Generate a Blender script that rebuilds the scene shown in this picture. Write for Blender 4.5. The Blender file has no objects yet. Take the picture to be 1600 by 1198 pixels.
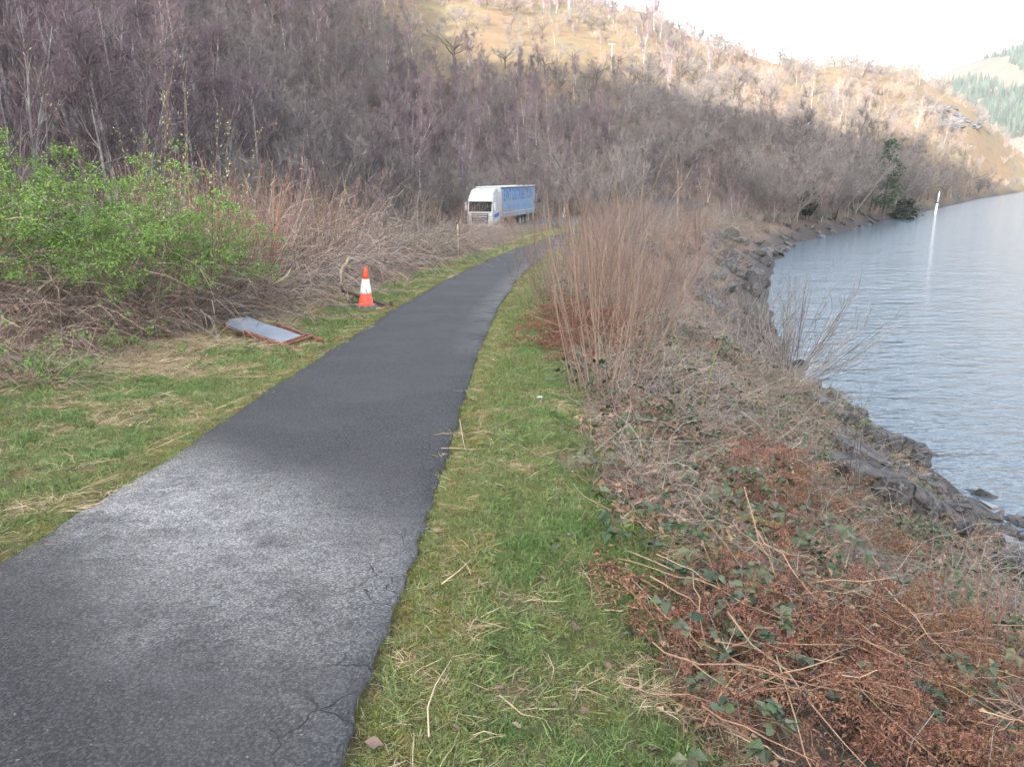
import bpy, math, random
import numpy as np
from mathutils import Vector, Matrix

random.seed(7)
rng = np.random.default_rng(11)
S = bpy.context.scene
C = S.collection
R_ = math.radians

# ------------------------------------------------------------------ camera
CAM_Z = 1.6
cam_d = bpy.data.cameras.new('camera')
cam = bpy.data.objects.new('camera', cam_d)
C.objects.link(cam)
cam.location = (0, 0, CAM_Z)
cam.rotation_euler = (R_(90 - 15), 0, 0)
cam_d.sensor_width = 36.0
cam_d.lens = 36.0 * 1208.0 / 1600.0
cam_d.clip_start = 0.05
cam_d.clip_end = 20000
S.camera = cam

# ------------------------------------------------------------------ light
SUN_EL, SUN_AZ = 17.0, 214.0            # degrees; azimuth clockwise from +Y (behind the camera, to the left)
SUN = Vector((math.sin(R_(SUN_AZ)) * math.cos(R_(SUN_EL)), math.cos(R_(SUN_AZ)) * math.cos(R_(SUN_EL)), math.sin(R_(SUN_EL))))
w = bpy.data.worlds.new('World')
S.world = w
w.use_nodes = True
nt = w.node_tree
bg = nt.nodes['Background']
sky = nt.nodes.new('ShaderNodeTexSky')
sky.sky_type = 'NISHITA'
sky.sun_disc = False
sky.sun_elevation = R_(SUN_EL)
sky.sun_rotation = R_(SUN_AZ)
sky.air_density = 1.0
sky.dust_density = 3.0
sky.ozone_density = 1.0
hs = nt.nodes.new('ShaderNodeHueSaturation')
hs.inputs['Saturation'].default_value = 0.56     # thin high cloud whitens the blue
nt.links.new(sky.outputs[0], hs.inputs['Color'])
nt.links.new(hs.outputs[0], bg.inputs['Color'])
bg.inputs['Strength'].default_value = 0.15
sun_d = bpy.data.lights.new('sun', 'SUN')
sun = bpy.data.objects.new('sun', sun_d)
C.objects.link(sun)
sun_d.energy = 4.4
sun_d.angle = R_(0.5)
sun_d.color = (1.0, 0.94, 0.85)
sun.rotation_euler = SUN.to_track_quat('Z', 'Y').to_euler()
sun.location = (0, 0, 50)
S.view_settings.view_transform = 'Standard'
S.view_settings.look = 'None'
S.view_settings.gamma = 1
S.view_settings.use_curve_mapping = False
S.view_settings.exposure = 2.86
S.render.engine = 'CYCLES'
S.cycles.use_denoising = True
S.cycles.max_bounces = 5
S.cycles.diffuse_bounces = 2
S.cycles.glossy_bounces = 2
S.cycles.transmission_bounces = 2
S.cycles.transparent_max_bounces = 4
S.cycles.volume_bounces = 0
S.cycles.use_adaptive_sampling = True
S.cycles.adaptive_threshold = 0.012

# ------------------------------------------------------------------ helpers
def tag(o, label=None, cat=None, group=None, kind=None):
    if label: o['label'] = label
    if cat: o['category'] = cat
    if group: o['group'] = group
    if kind: o['kind'] = kind
    return o

def empty(name, loc=(0, 0, 0), rz=0.0, label=None, cat=None, group=None):
    o = bpy.data.objects.new(name, None)
    o.empty_display_size = 0.1
    C.objects.link(o)
    o.location = loc
    o.rotation_euler = (0, 0, rz)
    return tag(o, label, cat, group)

def link(name, mesh, parent=None, loc=None, rot=None, scale=None, kind=None):
    o = bpy.data.objects.new(name, mesh)
    C.objects.link(o)
    if parent is not None: o.parent = parent
    if loc is not None: o.location = loc
    if rot is not None: o.rotation_euler = rot
    if scale is not None: o.scale = (scale,) * 3 if np.isscalar(scale) else scale
    if kind: o['kind'] = kind
    return o

def unit(a):
    return a / np.maximum(np.linalg.norm(a, axis=-1, keepdims=True), 1e-9)

class MB:
    """gathers geometry for one mesh"""
    def __init__(self):
        self.v, self.f, self.m, self.t, self.n = [], [], [], [], 0
    def add(self, v, f, tint=0.5, mat=0):
        v = np.asarray(v, float).reshape(-1, 3)
        for a in (f if isinstance(f, list) else [f]):
            a = np.asarray(a, int)
            if a.size == 0: continue
            self.f.append(a + self.n)
            self.m.append(np.full(len(a), mat))
        self.v.append(v)
        self.t.append(np.broadcast_to(np.asarray(tint, float), (len(v),)).copy())
        self.n += len(v)
        return self
    def mesh(self, name, mats, smooth=False):
        me = bpy.data.meshes.new(name)
        if self.n == 0: return me
        v = np.concatenate(self.v)
        me.vertices.add(len(v))
        me.vertices.foreach_set('co', v.astype(np.float32).ravel())
        ls = np.concatenate([np.full(len(a), a.shape[1]) for a in self.f])
        lv = np.concatenate([a.ravel() for a in self.f])
        me.loops.add(len(lv))
        me.loops.foreach_set('vertex_index', lv.astype(np.int32))
        me.polygons.add(len(ls))
        me.polygons.foreach_set('loop_start', np.concatenate([[0], np.cumsum(ls)[:-1]]).astype(np.int32))
        me.polygons.foreach_set('material_index', np.concatenate(self.m).astype(np.int32))
        me.polygons.foreach_set('use_smooth', np.full(len(ls), smooth))
        at = me.attributes.new('tint', 'FLOAT', 'POINT')
        at.data.foreach_set('value', np.concatenate(self.t).astype(np.float32))
        for m in (mats if isinstance(mats, (list, tuple)) else [mats]): me.materials.append(m)
        me.update(calc_edges=True)
        me.validate()
        return me
    def build(self, name, mats, parent=None, smooth=False, kind=None, **k):
        return link(name, self.mesh(name, mats, smooth), parent, kind=kind, **k)
    # ---- shapes
    def tubes(self, P, Rd, n=5, tint=0.5, mat=0):
        P = np.asarray(P, float); Rd = np.asarray(Rd, float)
        if P.ndim == 2: P = P[None]
        N, K = P.shape[:2]
        Rd = np.broadcast_to(Rd, (N, K))
        T = unit(np.gradient(P, axis=1))
        ref = np.where(np.abs(T[:, :1, 2:3]) > 0.9, np.array([1., 0, 0]), np.array([0, 0, 1.]))
        A = unit(np.cross(T, np.broadcast_to(ref, T.shape)))
        B = np.cross(T, A)
        ang = np.arange(n) * 2 * np.pi / n
        V = P[:, :, None] + Rd[:, :, None, None] * (np.cos(ang)[None, None, :, None] * A[:, :, None] + np.sin(ang)[None, None, :, None] * B[:, :, None])
        idx = np.arange(N * K * n).reshape(N, K, n)
        a = idx[:, :-1]; b = idx[:, 1:]
        q = np.stack([a, np.roll(a, -1, 2), np.roll(b, -1, 2), b], -1).reshape(-1, 4)
        fs = [q]
        if n > 3 or N < 60:
            fs += [idx[:, 0, ::-1], idx[:, -1]]
        self.add(V, fs, np.repeat(np.broadcast_to(tint, (N,)), K * n) if np.ndim(tint) <= 1 else np.repeat(np.asarray(tint).ravel(), n), mat)
        return self
    def ribbons(self, P, W, tint=0.5, mat=0, side=None):
        P = np.asarray(P, float)
        N, K = P.shape[:2]
        W = np.broadcast_to(np.asarray(W, float), (N, K))
        T = unit(P[:, -1] - P[:, 0])
        if side is None: side = rng.normal(size=(N, 3))
        A = unit(np.cross(T, side))[:, None]
        V = np.stack([P - A * W[..., None] / 2, P + A * W[..., None] / 2], 2)
        idx = np.arange(N * K * 2).reshape(N, K, 2)
        q = np.stack([idx[:, :-1, 0], idx[:, :-1, 1], idx[:, 1:, 1], idx[:, 1:, 0]], -1).reshape(-1, 4)
        self.add(V, q, np.repeat(np.broadcast_to(tint, (N,)), K * 2), mat)
        return self
    def slivers(self, P0, P1, W, tint=0.5, mat=0):
        N = len(P0)
        A = unit(np.cross(P1 - P0, rng.normal(size=(N, 3)))) * (np.broadcast_to(W, (N,))[:, None] / 2)
        V = np.stack([P0 - A, P0 + A, P1], 1)
        self.add(V, np.arange(3 * N).reshape(N, 3), np.repeat(np.broadcast_to(tint, (N,)), 3), mat)
        return self
    def leaves(self, P, D, L, Wd, tint=0.5, mat=0, up=None, fold=0.25):
        """folded pointed leaves: 6 verts, 4 tris as 2 quads"""
        N = len(P)
        if up is None: up = np.array([0, 0, 1.]) + 0.6 * rng.normal(size=(N, 3))
        D = unit(D); sd = unit(np.cross(D, up)); nn = np.cross(sd, D)
        L = np.broadcast_to(L, (N,))[:, None]; Wd = np.broadcast_to(Wd, (N,))[:, None]
        tip = P + D * L - nn * L * 0.12
        mid = P + D * L * 0.5
        l = P + D * L * 0.42 + sd * Wd / 2 + nn * Wd * fold
        r = P + D * L * 0.42 - sd * Wd / 2 + nn * Wd * fold
        V = np.stack([P, l, tip, r, mid], 1)
        i = np.arange(N)[:, None] * 5
        f = np.concatenate([i + [0, 4, 1], i + [4, 2, 1], i + [0, 3, 4], i + [4, 3, 2]])
        self.add(V, f, np.repeat(np.broadcast_to(tint, (N,)), 5), mat)
        return self
    def box(self, c, s, rot=None, mat=0, tint=0.5, bev=0.0):
        s = np.array(s) / 2.0
        if bev <= 0:
            v = np.array([(x, y, z) for x in (-1, 1) for y in (-1, 1) for z in (-1, 1)]) * s
            f = [(0, 1, 3, 2), (4, 6, 7, 5), (0, 4, 5, 1), (2, 3, 7, 6), (0, 2, 6, 4), (1, 5, 7, 3)]
            fl = [np.array(f)]
        else:
            b = min(bev, s.min() * 0.9)
            v, ids = [], {}
            for x in (-1, 1):
                for y in (-1, 1):
                    for z in (-1, 1):
                        for ax in range(3):
                            p = np.array([x, y, z]) * (s - b); p[ax] = np.array([x, y, z])[ax] * s[ax]
                            ids[(x, y, z, ax)] = len(v); v.append(p)
            q, t = [], []
            for ax in range(3):
                o1, o2 = [a for a in range(3) if a != ax]
                for sg in (-1, 1):
                    fc = []
                    for a, bb in ((-1, -1), (1, -1), (1, 1), (-1, 1)):
                        k = [0, 0, 0]; k[ax] = sg; k[o1] = a; k[o2] = bb
                        fc.append(ids[(*k, ax)])
                    q.append(fc)
                for a in (-1, 1):
                    for bb in (-1, 1):
                        k0 = [0, 0, 0]; k1 = [0, 0, 0]
                        k0[o1] = k1[o1] = a; k0[o2] = k1[o2] = bb; k0[ax] = -1; k1[ax] = 1
                        q.append([ids[(*k0, o1)], ids[(*k1, o1)], ids[(*k1, o2)], ids[(*k0, o2)]])
            for x in (-1, 1):
                for y in (-1, 1):
                    for z in (-1, 1):
                        t.append([ids[(x, y, z, a)] for a in range(3)])
            v = np.array(v); fl = [np.array(q), np.array(t)]
        if rot is not None: v = v @ np.array(rot).T
        self.add(v + np.array(c), fl, tint, mat)
        return self
    def prism(self, pts, z0, z1, mat=0, tint=0.5, axes=None, org=(0, 0, 0)):
        """polygon (2D points) extruded; axes = 3x3 rows e1,e2,e3"""
        n = len(pts)
        ax = np.eye(3) if axes is None else np.array(axes, float)
        p = np.array(pts, float)
        v = np.concatenate([p[:, :1] * ax[0] + p[:, 1:2] * ax[1] + z * ax[2] for z in (z0, z1)]) + np.array(org)
        i = np.arange(n); j = (i + 1) % n
        self.add(v, [np.stack([i, j, j + n, i + n], 1), i[::-1][None], (i + n)[None]], tint, mat)
        return self

def grow(base, d, length, K=5, droop=0.0, wob=0.1):
    """N stems: polylines that wander and droop"""
    base = np.asarray(base, float); d = unit(np.asarray(d, float)); N = len(base)
    st = np.broadcast_to(length, (N,))[:, None] / (K - 1)
    P = [base]; p = base
    dr = np.broadcast_to(droop, (N,))[:, None]
    for k in range(K - 1):
        d = unit(d + np.array([0, 0, -1.]) * dr / (K - 1) + wob * rng.normal(size=(N, 3)))
        p = p + d * st
        P.append(p)
    return np.stack(P, 1)

def along(P, t):
    """points and tangents at parameters t (N,M) of polylines P (N,K,3)"""
    K = P.shape[1]
    x = np.clip(t, 0, 0.9999) * (K - 1)
    i = x.astype(int); fr = (x - i)[..., None]
    n = np.arange(len(P))[:, None]
    a = P[n, i]; b = P[n, i + 1]
    return a + (b - a) * fr, unit(b - a)

def rand_dir(n):
    return unit(rng.normal(size=(n, 3)))

# ---- materials
def nd(t, kind, **k):
    n = t.nodes.new(kind)
    for a, b in k.items(): setattr(n, a, b)
    return n

def mixc(t, fac, a, b):
    m = nd(t, 'ShaderNodeMix', data_type='RGBA')
    for s, v in ((m.inputs[0], fac), (m.inputs[6], a), (m.inputs[7], b)):
        if hasattr(v, 'is_linked'): t.links.new(v, s)
        else: s.default_value = v if np.isscalar(v) else (*v[:3], 1)
    return m.outputs[2]

def noise(t, scale, detail=4, vec=None, rough=0.55, lo=None, hi=None):
    n = nd(t, 'ShaderNodeTexNoise')
    n.inputs['Scale'].default_value = scale
    n.inputs['Detail'].default_value = detail
    n.inputs['Roughness'].default_value = rough
    if vec is not None: t.links.new(vec, n.inputs['Vector'])
    o = n.outputs['Fac']
    return o if lo is None else maprange(t, o, lo, hi)

def maprange(t, v, lo, hi, a=0.0, b=1.0):
    m = nd(t, 'ShaderNodeMapRange')
    m.inputs[1].default_value = lo; m.inputs[2].default_value = hi
    m.inputs[3].default_value = a; m.inputs[4].default_value = b
    t.links.new(v, m.inputs[0])
    return m.outputs[0]

def mth(t, op, a, b=0.0):
    m = nd(t, 'ShaderNodeMath', operation=op)
    for s, v in ((m.inputs[0], a), (m.inputs[1], b)):
        if hasattr(v, 'is_linked'): t.links.new(v, s)
        else: s.default_value = v
    return m.outputs[0]

def attr(t, name):
    n = nd(t, 'ShaderNodeAttribute', attribute_name=name)
    return n.outputs['Fac']

def objco(t):
    return nd(t, 'ShaderNodeTexCoord').outputs['Object']

def bump(t, bsdf, h, dist=0.01, strength=1.0):
    b = nd(t, 'ShaderNodeBump')
    b.inputs['Distance'].default_value = dist
    b.inputs['Strength'].default_value = strength
    t.links.new(h, b.inputs['Height'])
    t.links.new(b.outputs[0], bsdf.inputs['Normal'])

def newmat(name):
    m = bpy.data.materials.new(name)
    m.use_nodes = True
    return m, m.node_tree, m.node_tree.nodes['Principled BSDF']

def tintmat(name, c1, c2, rough=0.8, var=0.3, hue=0.02, spec=0.3, c3=None, nscale=0.0, nfac=0.3, metal=0.0, trans=0.0):
    """colour runs from c1 to c2 with the piece's own tint; each object varies in value and hue"""
    m, t, b = newmat(name)
    col = mixc(t, attr(t, 'tint'), c1, c2)
    if c3 is not None:
        r = nd(t, 'ShaderNodeObjectInfo').outputs['Random']
        col = mixc(t, r, col, mixc(t, 0.55, col, c3))
    if nscale:
        col = mixc(t, mth(t, 'MULTIPLY', noise(t, nscale, 4, objco(t), lo=0.35, hi=0.7), nfac), col, [x * 0.35 for x in c1])
    if var or hue:
        r = nd(t, 'ShaderNodeObjectInfo').outputs['Random']
        h = nd(t, 'ShaderNodeHueSaturation')
        t.links.new(maprange(t, r, 0, 1, 1 - var, 1 + var), h.inputs['Value'])
        r2 = mth(t, 'FRACT', mth(t, 'MULTIPLY', r, 17.3))
        t.links.new(maprange(t, r2, 0, 1, 0.5 - hue, 0.5 + hue), h.inputs['Hue'])
        t.links.new(col, h.inputs['Color'])
        col = h.outputs[0]
    t.links.new(col, b.inputs['Base Color'])
    b.inputs['Roughness'].default_value = rough
    b.inputs['Metallic'].default_value = metal
    b.inputs['Specular IOR Level'].default_value = spec
    return m

def plainmat(name, c, rough=0.5, metal=0.0, c2=None, scale=8.0, bmp=0.0, spec=0.5, lo=0.4, hi=0.65):
    m, t, b = newmat(name)
    if c2 is None:
        c2 = [x * 0.72 for x in c]
    n = noise(t, scale, 6, objco(t), 0.6, lo, hi)
    t.links.new(mixc(t, n, c, c2), b.inputs['Base Color'])
    b.inputs['Roughness'].default_value = rough
    b.inputs['Metallic'].default_value = metal
    b.inputs['Specular IOR Level'].default_value = spec
    if bmp: bump(t, b, noise(t, scale * 4, 5, objco(t)), bmp)
    return m

def scatter(name, protos, pts, rot, scl, idx, kind='stuff', parent=None):
    """one object whose geometry nodes set a proto mesh on every point"""
    src = bpy.data.collections.new(name + '_source')
    for i, me in enumerate(protos):
        src.objects.link(bpy.data.objects.new('%s_%03d' % (name, i), me))
    me = bpy.data.meshes.new(name)
    n = len(pts)
    me.vertices.add(n)
    me.vertices.foreach_set('co', np.asarray(pts, np.float32).ravel())
    for an, ty, dat in (('rot', 'FLOAT_VECTOR', rot), ('scl', 'FLOAT', scl), ('pick', 'INT', idx)):
        a = me.attributes.new(an, ty, 'POINT')
        a.data.foreach_set('vector' if ty == 'FLOAT_VECTOR' else 'value', np.asarray(dat, np.int32 if ty == 'INT' else np.float32).ravel())
    o = link(name, me, parent, kind=kind)
    ng = bpy.data.node_groups.new(name, 'GeometryNodeTree')
    ng.interface.new_socket('Geometry', in_out='INPUT', socket_type='NodeSocketGeometry')
    ng.interface.new_socket('Geometry', in_out='OUTPUT', socket_type='NodeSocketGeometry')
    gi = ng.nodes.new('NodeGroupInput'); go = ng.nodes.new('NodeGroupOutput')
    ci = ng.nodes.new('GeometryNodeCollectionInfo')
    ci.inputs['Collection'].default_value = src
    ci.inputs['Separate Children'].default_value = True
    ci.inputs['Reset Children'].default_value = True
    ip = ng.nodes.new('GeometryNodeInstanceOnPoints')
    ip.inputs['Pick Instance'].default_value = True
    def na(nm, dt):
        q = ng.nodes.new('GeometryNodeInputNamedAttribute'); q.data_type = dt
        q.inputs['Name'].default_value = nm
        return q.outputs['Attribute']
    L = ng.links.new
    L(gi.outputs[0], ip.inputs['Points'])
    L(ci.outputs[0], ip.inputs['Instance'])
    L(na('pick', 'INT'), ip.inputs['Instance Index'])
    e2r = ng.nodes.new('FunctionNodeEulerToRotation')
    L(na('rot', 'FLOAT_VECTOR'), e2r.inputs[0])
    L(e2r.outputs[0], ip.inputs['Rotation'])
    L(na('scl', 'FLOAT'), ip.inputs['Scale'])
    L(ip.outputs[0], go.inputs[0])
    md = o.modifiers.new('scatter', 'NODES')
    md.node_group = ng
    return o

def euler_rand(n, tilt=0.2):
    return np.stack([rng.normal(0, tilt, n), rng.normal(0, tilt, n), rng.uniform(0, 2 * np.pi, n)], 1)

# ------------------------------------------------------------------ terrain
LAKE = -4.9
PY = np.array([-60, -30, 0, 5, 9, 15, 22, 27, 32, 36, 42, 47, 53, 60, 68, 77, 90, 110, 135, 180, 240, 400.])
PX = np.array([-2., -1.7, -1.5, -1.43, -1.4, -1.25, -.8, -.35, .2, .75, 1.7, 2.5, 3.5, 5.3, 8.3, 13, 21, 34, 52, 88, 135, 280.])
HY = np.array([-60, -20, 0, 2, 5, 10, 16, 30, 52, 80, 120, 400.])
HZ = np.array([.6, .3, 0, -.1, -.32, -.62, -.95, -1.6, -2.4, -2.95, -3.2, -3.2])
SH = np.array([(7.5, -60), (8.2, -10), (9.0, 5), (9.2, 12.7), (9.6, 15), (9.7, 17.8), (9.2, 19.7), (9.5, 23.4), (10, 27.8), (13.2, 39.4), (20.5, 60.7), (27.8, 77.1),
               (37.1, 91.1), (67.6, 134.7), (137.7, 234.1), (218, 339), (420, 560), (900, 1000), (2600, 2600)])
HR = np.array([60, 100, 150, 200, 260, 330, 420, 520, 650, 900, 1300, 2500, 6000.])
HA = np.array([-180, -90, -75, -50, -33, -18, -4.6, 3, 9, 13.5, 17.7, 22, 25.6, 29, 32.6, 38, 60, 180.])
HT = np.array([
    [14, 30, 45, 60, 75, 90, 100, 110, 120, 120, 120, 100, 60],
    [14, 38, 70, 100, 130, 150, 170, 180, 190, 200, 200, 150, 60],
    [14, 38, 70, 100, 135, 170, 200, 220, 230, 230, 220, 160, 60],
    [8, 30, 62, 95, 130, 165, 200, 220, 230, 230, 220, 160, 60],
    [6, 27, 56, 86, 120, 155, 190, 215, 230, 230, 220, 160, 60],
    [-1, 12, 38, 62, 92, 125, 160, 190, 210, 215, 200, 150, 60],
    [-2.6, -2, 13, 29, 50, 76, 105, 130, 150, 160, 150, 100, 50],
    [-2.8, -2.4, 10, 26, 46, 70, 90, 100, 105, 100, 90, 60, 40],
    [-3, -2.6, 8, 22, 43, 62, 67, 66, 60, 50, 40, 40, 30],
    [-3, -3, 5, 16, 33, 50, 53, 50, 45, 38, 30, 30, 20],
    [-3, -3, 3, 12, 26, 42, 49, 48, 40, 30, 20, 20, 20],
    [-3, -3, 0, 7, 17, 32, 51, 56, 45, 30, 20, 20, 20],
    [-3, -3, -2, 4, 13, 26, 47, 55, 45, 25, 10, 20, 20],
    [-3, -3, -3, -2, 3, 11, 30, 42, 30, 12, 0, 20, 20],
    [-3, -3, -3, -3, -3, -3, 3, 12, 12, 3, 0, 20, 20],
    [-3, -3, -3, -3, -3, -3, -3, -2, 0, 5, 10, 20, 20],
    [-3] * 13, [-3] * 13])

def smin(a, b, k):
    h = np.clip(0.5 + 0.5 * (b - a) / k, 0, 1)
    return b + (a - b) * h - k * h * (1 - h)

def sstep(a, b, x):
    t = np.clip((x - a) / (b - a), 0, 1)
    return t * t * (3 - 2 * t)

def shore_dist(x, y):
    """signed distance to the shoreline, positive inland"""
    x = np.asarray(x, float); y = np.asarray(y, float)
    best = np.full(x.shape, 1e9); sgn = np.ones(x.shape)
    for (x0, y0), (x1, y1) in zip(SH[:-1], SH[1:]):
        dx, dy = x1 - x0, y1 - y0
        t = np.clip(((x - x0) * dx + (y - y0) * dy) / (dx * dx + dy * dy), 0, 1)
        d = np.hypot(x - x0 - t * dx, y - y0 - t * dy)
        cr = dx * (y - y0) - dy * (x - x0)
        m = d < best
        best = np.where(m, d, best); sgn = np.where(m, np.sign(cr), sgn)
    return best * np.where(sgn == 0, 1, sgn)

nrng = np.random.default_rng(5)
_wav = [(nrng.uniform(0, 2 * np.pi), nrng.uniform(0, 6.28), nrng.uniform(0.8, 1.25)) for _ in range(40)]
def wavy(x, y, wl, n=6, o=0):
    s = 0
    for a, p, k in _wav[o:o + n]:
        s = s + np.sin((x * np.cos(a) + y * np.sin(a)) * 2 * np.pi / wl * k + p)
    return s / n

def path_u(x, y):
    xc = np.interp(y, PY, PX)
    sl = np.gradient(PX, PY)
    c = 1 / np.sqrt(1 + np.interp(y, PY, sl) ** 2)
    return (x - xc) * c

def polar(x, y):
    r = np.hypot(x, y); a = np.degrees(np.arctan2(x, y))
    i = np.clip(np.searchsorted(HA, a) - 1, 0, len(HA) - 2)
    fa = (a - HA[i]) / (HA[i + 1] - HA[i]); fa = fa * fa * (3 - 2 * fa) * 0.5 + fa * 0.5
    lr = np.log(np.clip(r, HR[0], HR[-1])); LR = np.log(HR)
    j = np.clip(np.searchsorted(LR, lr) - 1, 0, len(HR) - 2)
    fr = (np.exp(lr) - HR[j]) / (HR[j + 1] - HR[j])
    return (HT[i, j] * (1 - fa) + HT[i + 1, j] * fa) * (1 - fr) + (HT[i, j + 1] * (1 - fa) + HT[i + 1, j + 1] * fa) * fr

def H_raw(x, y):
    x = np.asarray(x, float); y = np.asarray(y, float)
    u = path_u(x, y); r = np.hypot(x, y)
    hp = np.interp(y, HY, HZ)
    s = shore_dist(x, y)
    left = np.maximum(-u - 18.5, 0)
    near = hp + 0.12 * sstep(1.2, 4.0, -u) * (1 - sstep(7, 9, -u)) - 0.45 * sstep(7, 9.5, -u) + 0.5 * left * sstep(0, 8, left)
    near = near + 0.03 * wavy(x, y, 1.7) * sstep(1.1, 1.6, np.abs(u)) + 0.06 * wavy(x, y, 4.1, o=6) * sstep(1.3, 3, np.abs(u)) * (1 - sstep(7, 9, -u))
    far = polar(x, y) + 2.2 * wavy(x, y, 46, o=12) * sstep(90, 220, r) + 0.8 * wavy(x, y, 17, o=20) * sstep(90, 200, r) + 6 * wavy(x, y, 170, o=26) * sstep(500, 1200, r)
    wgt = np.maximum(sstep(18, 42, -u) * sstep(36, 75, r), sstep(105, 150, y))
    wgt = np.maximum(wgt, sstep(140, 260, r))
    h = near * (1 - wgt) + far * wgt
    bank = LAKE + s * 0.53 + 1.6 * np.maximum(s - 11, 0) + (0.12 * wavy(x, y, 2.6, o=3) + 0.18 * wavy(x, y, 6.5, o=9)) * sstep(-6, 0, s)
    bank = np.maximum(bank, LAKE - 4)
    return smin(h, bank, 0.35)

NG = 460
_k = 7.8
_s = np.sinh(np.linspace(-1, 1, NG) * _k) / np.sinh(_k)
GX = 5200 * _s
GY = 5200 * _s + 6.0
gx, gy = np.meshgrid(GX, GY)
gz = H_raw(gx, gy)
_u = path_u(gx, gy)
gz = gz - (0.022 + .001 * np.clip(gy, 0, 60)) * (1 - sstep(0.86, 1.0 + .004 * np.clip(gy, 0, 60), np.abs(_u))) * (gy < 130) - 0.05 * (1 - sstep(3.4, 3.7, np.abs(_u + 12.5))) * (np.abs(gy) < 150)

def G(x, y):
    """height of the built ground sheet"""
    x = np.asarray(x, float); y = np.asarray(y, float)
    i = np.clip(np.searchsorted(GX, x) - 1, 0, NG - 2); j = np.clip(np.searchsorted(GY, y) - 1, 0, NG - 2)
    fx = (x - GX[i]) / (GX[i + 1] - GX[i]); fy = (y - GY[j]) / (GY[j + 1] - GY[j])
    return (gz[j, i] * (1 - fx) + gz[j, i + 1] * fx) * (1 - fy) + (gz[j + 1, i] * (1 - fx) + gz[j + 1, i + 1] * fx) * fy

_cp, _sp = math.cos(R_(15)), math.sin(R_(15))
def ray(px, py):
    a, b = px - 800.0, 599.0 - py
    return np.array([a, 1208 * _cp + b * _sp, -1208 * _sp + b * _cp])

def ground_at(px, py, lift=0.0, tmax=0.6, tmin=0.0008):
    """where a line of sight through the photograph meets the ground"""
    d = ray(px, py)
    t = np.geomspace(tmin, tmax, 4000)
    hh = G(d[0] * t, d[1] * t) + lift
    hit = np.nonzero(CAM_Z + d[2] * t <= hh)[0]
    if len(hit) == 0: return None
    k = t[hit[0]]
    return np.array([d[0] * k, d[1] * k, CAM_Z + d[2] * k])

def dist_at(px, py, y):
    """point at a given distance y ahead on a line of sight"""
    d = ray(px, py); t = y / d[1]
    return np.array([d[0] * t, y, CAM_Z + d[2] * t])

# ------------------------------------------------------------------ the ground sheet
def grid_mesh(name, X, Y, Z, mats, attrs=None, smooth=True):
    ny, nx = X.shape
    mb = MB()
    i = np.arange(ny * nx).reshape(ny, nx)
    q = np.stack([i[:-1, :-1], i[:-1, 1:], i[1:, 1:], i[1:, :-1]], -1).reshape(-1, 4)
    mb.add(np.stack([X, Y, Z], -1), q)
    me = mb.mesh(name, mats, smooth)
    for k, v in (attrs or {}).items():
        a = me.attributes.new(k, 'FLOAT', 'POINT')
        a.data.foreach_set('value', np.asarray(v, np.float32).ravel())
    return me

def ground_material():
    m, t, b = newmat('ground')
    co = objco(t)
    n1 = noise(t, 0.9, 6, co, 0.6, 0.36, 0.64)
    n2 = noise(t, 3.2, 6, co, 0.65, 0.38, 0.62)
    n3 = noise(t, 14, 5, co, 0.7, 0.3, 0.7)
    n4 = noise(t, 60, 4, co, 0.7, 0.25, 0.75)
    grass = mixc(t, n3, (.05, .075, .022), (.10, .125, .04))
    straw = mixc(t, n4, (.25, .195, .115), (.12, .088, .05))
    verge = mixc(t, n2, grass, straw)
    moss = mixc(t, n4, (.16, .15, .03), (.09, .085, .022))
    verge = mixc(t, mth(t, 'MULTIPLY', attr(t, 'edge'), maprange(t, n3, .2, .6)), verge, mixc(t, n2, moss, (.075, .06, .045)))
    litter = mixc(t, n3, (.17, .115, .085), (.06, .042, .034))
    litter = mixc(t, mth(t, 'MULTIPLY', n1, .5), litter, (.15, .13, .115))
    litter = mixc(t, mth(t, 'MULTIPLY', n4, .35), litter, (.26, .20, .15))
    h1 = noise(t, 0.045, 6, co, 0.6, 0.4, 0.62)
    h2 = noise(t, 0.35, 6, co, 0.65, 0.35, 0.65)
    hill = mixc(t, h1, (.20, .135, .08), (.17, .15, .085))
    hill = mixc(t, mth(t, 'MULTIPLY', h2, .7), hill, (.13, .085, .06))
    col = mixc(t, attr(t, 'bank'), verge, litter)
    col = mixc(t, attr(t, 'hill'), col, hill)
    col = mixc(t, mth(t, 'MULTIPLY', attr(t, 'wood'), .85), col, mixc(t, n1, (.085, .062, .052), (.13, .095, .075)))
    shore = mixc(t, n3, (.10, .09, .085), (.035, .033, .032))
    col = mixc(t, attr(t, 'shore'), col, shore)
    t.links.new(col, b.inputs['Base Color'])
    b.inputs['Roughness'].default_value = 0.95
    b.inputs['Specular IOR Level'].default_value = 0.15
    hh = mth(t, 'ADD', mth(t, 'MULTIPLY', n3, 1.0), mth(t, 'MULTIPLY', n4, .5))
    bump(t, b, hh, 0.03, 0.9)
    return m

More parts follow.
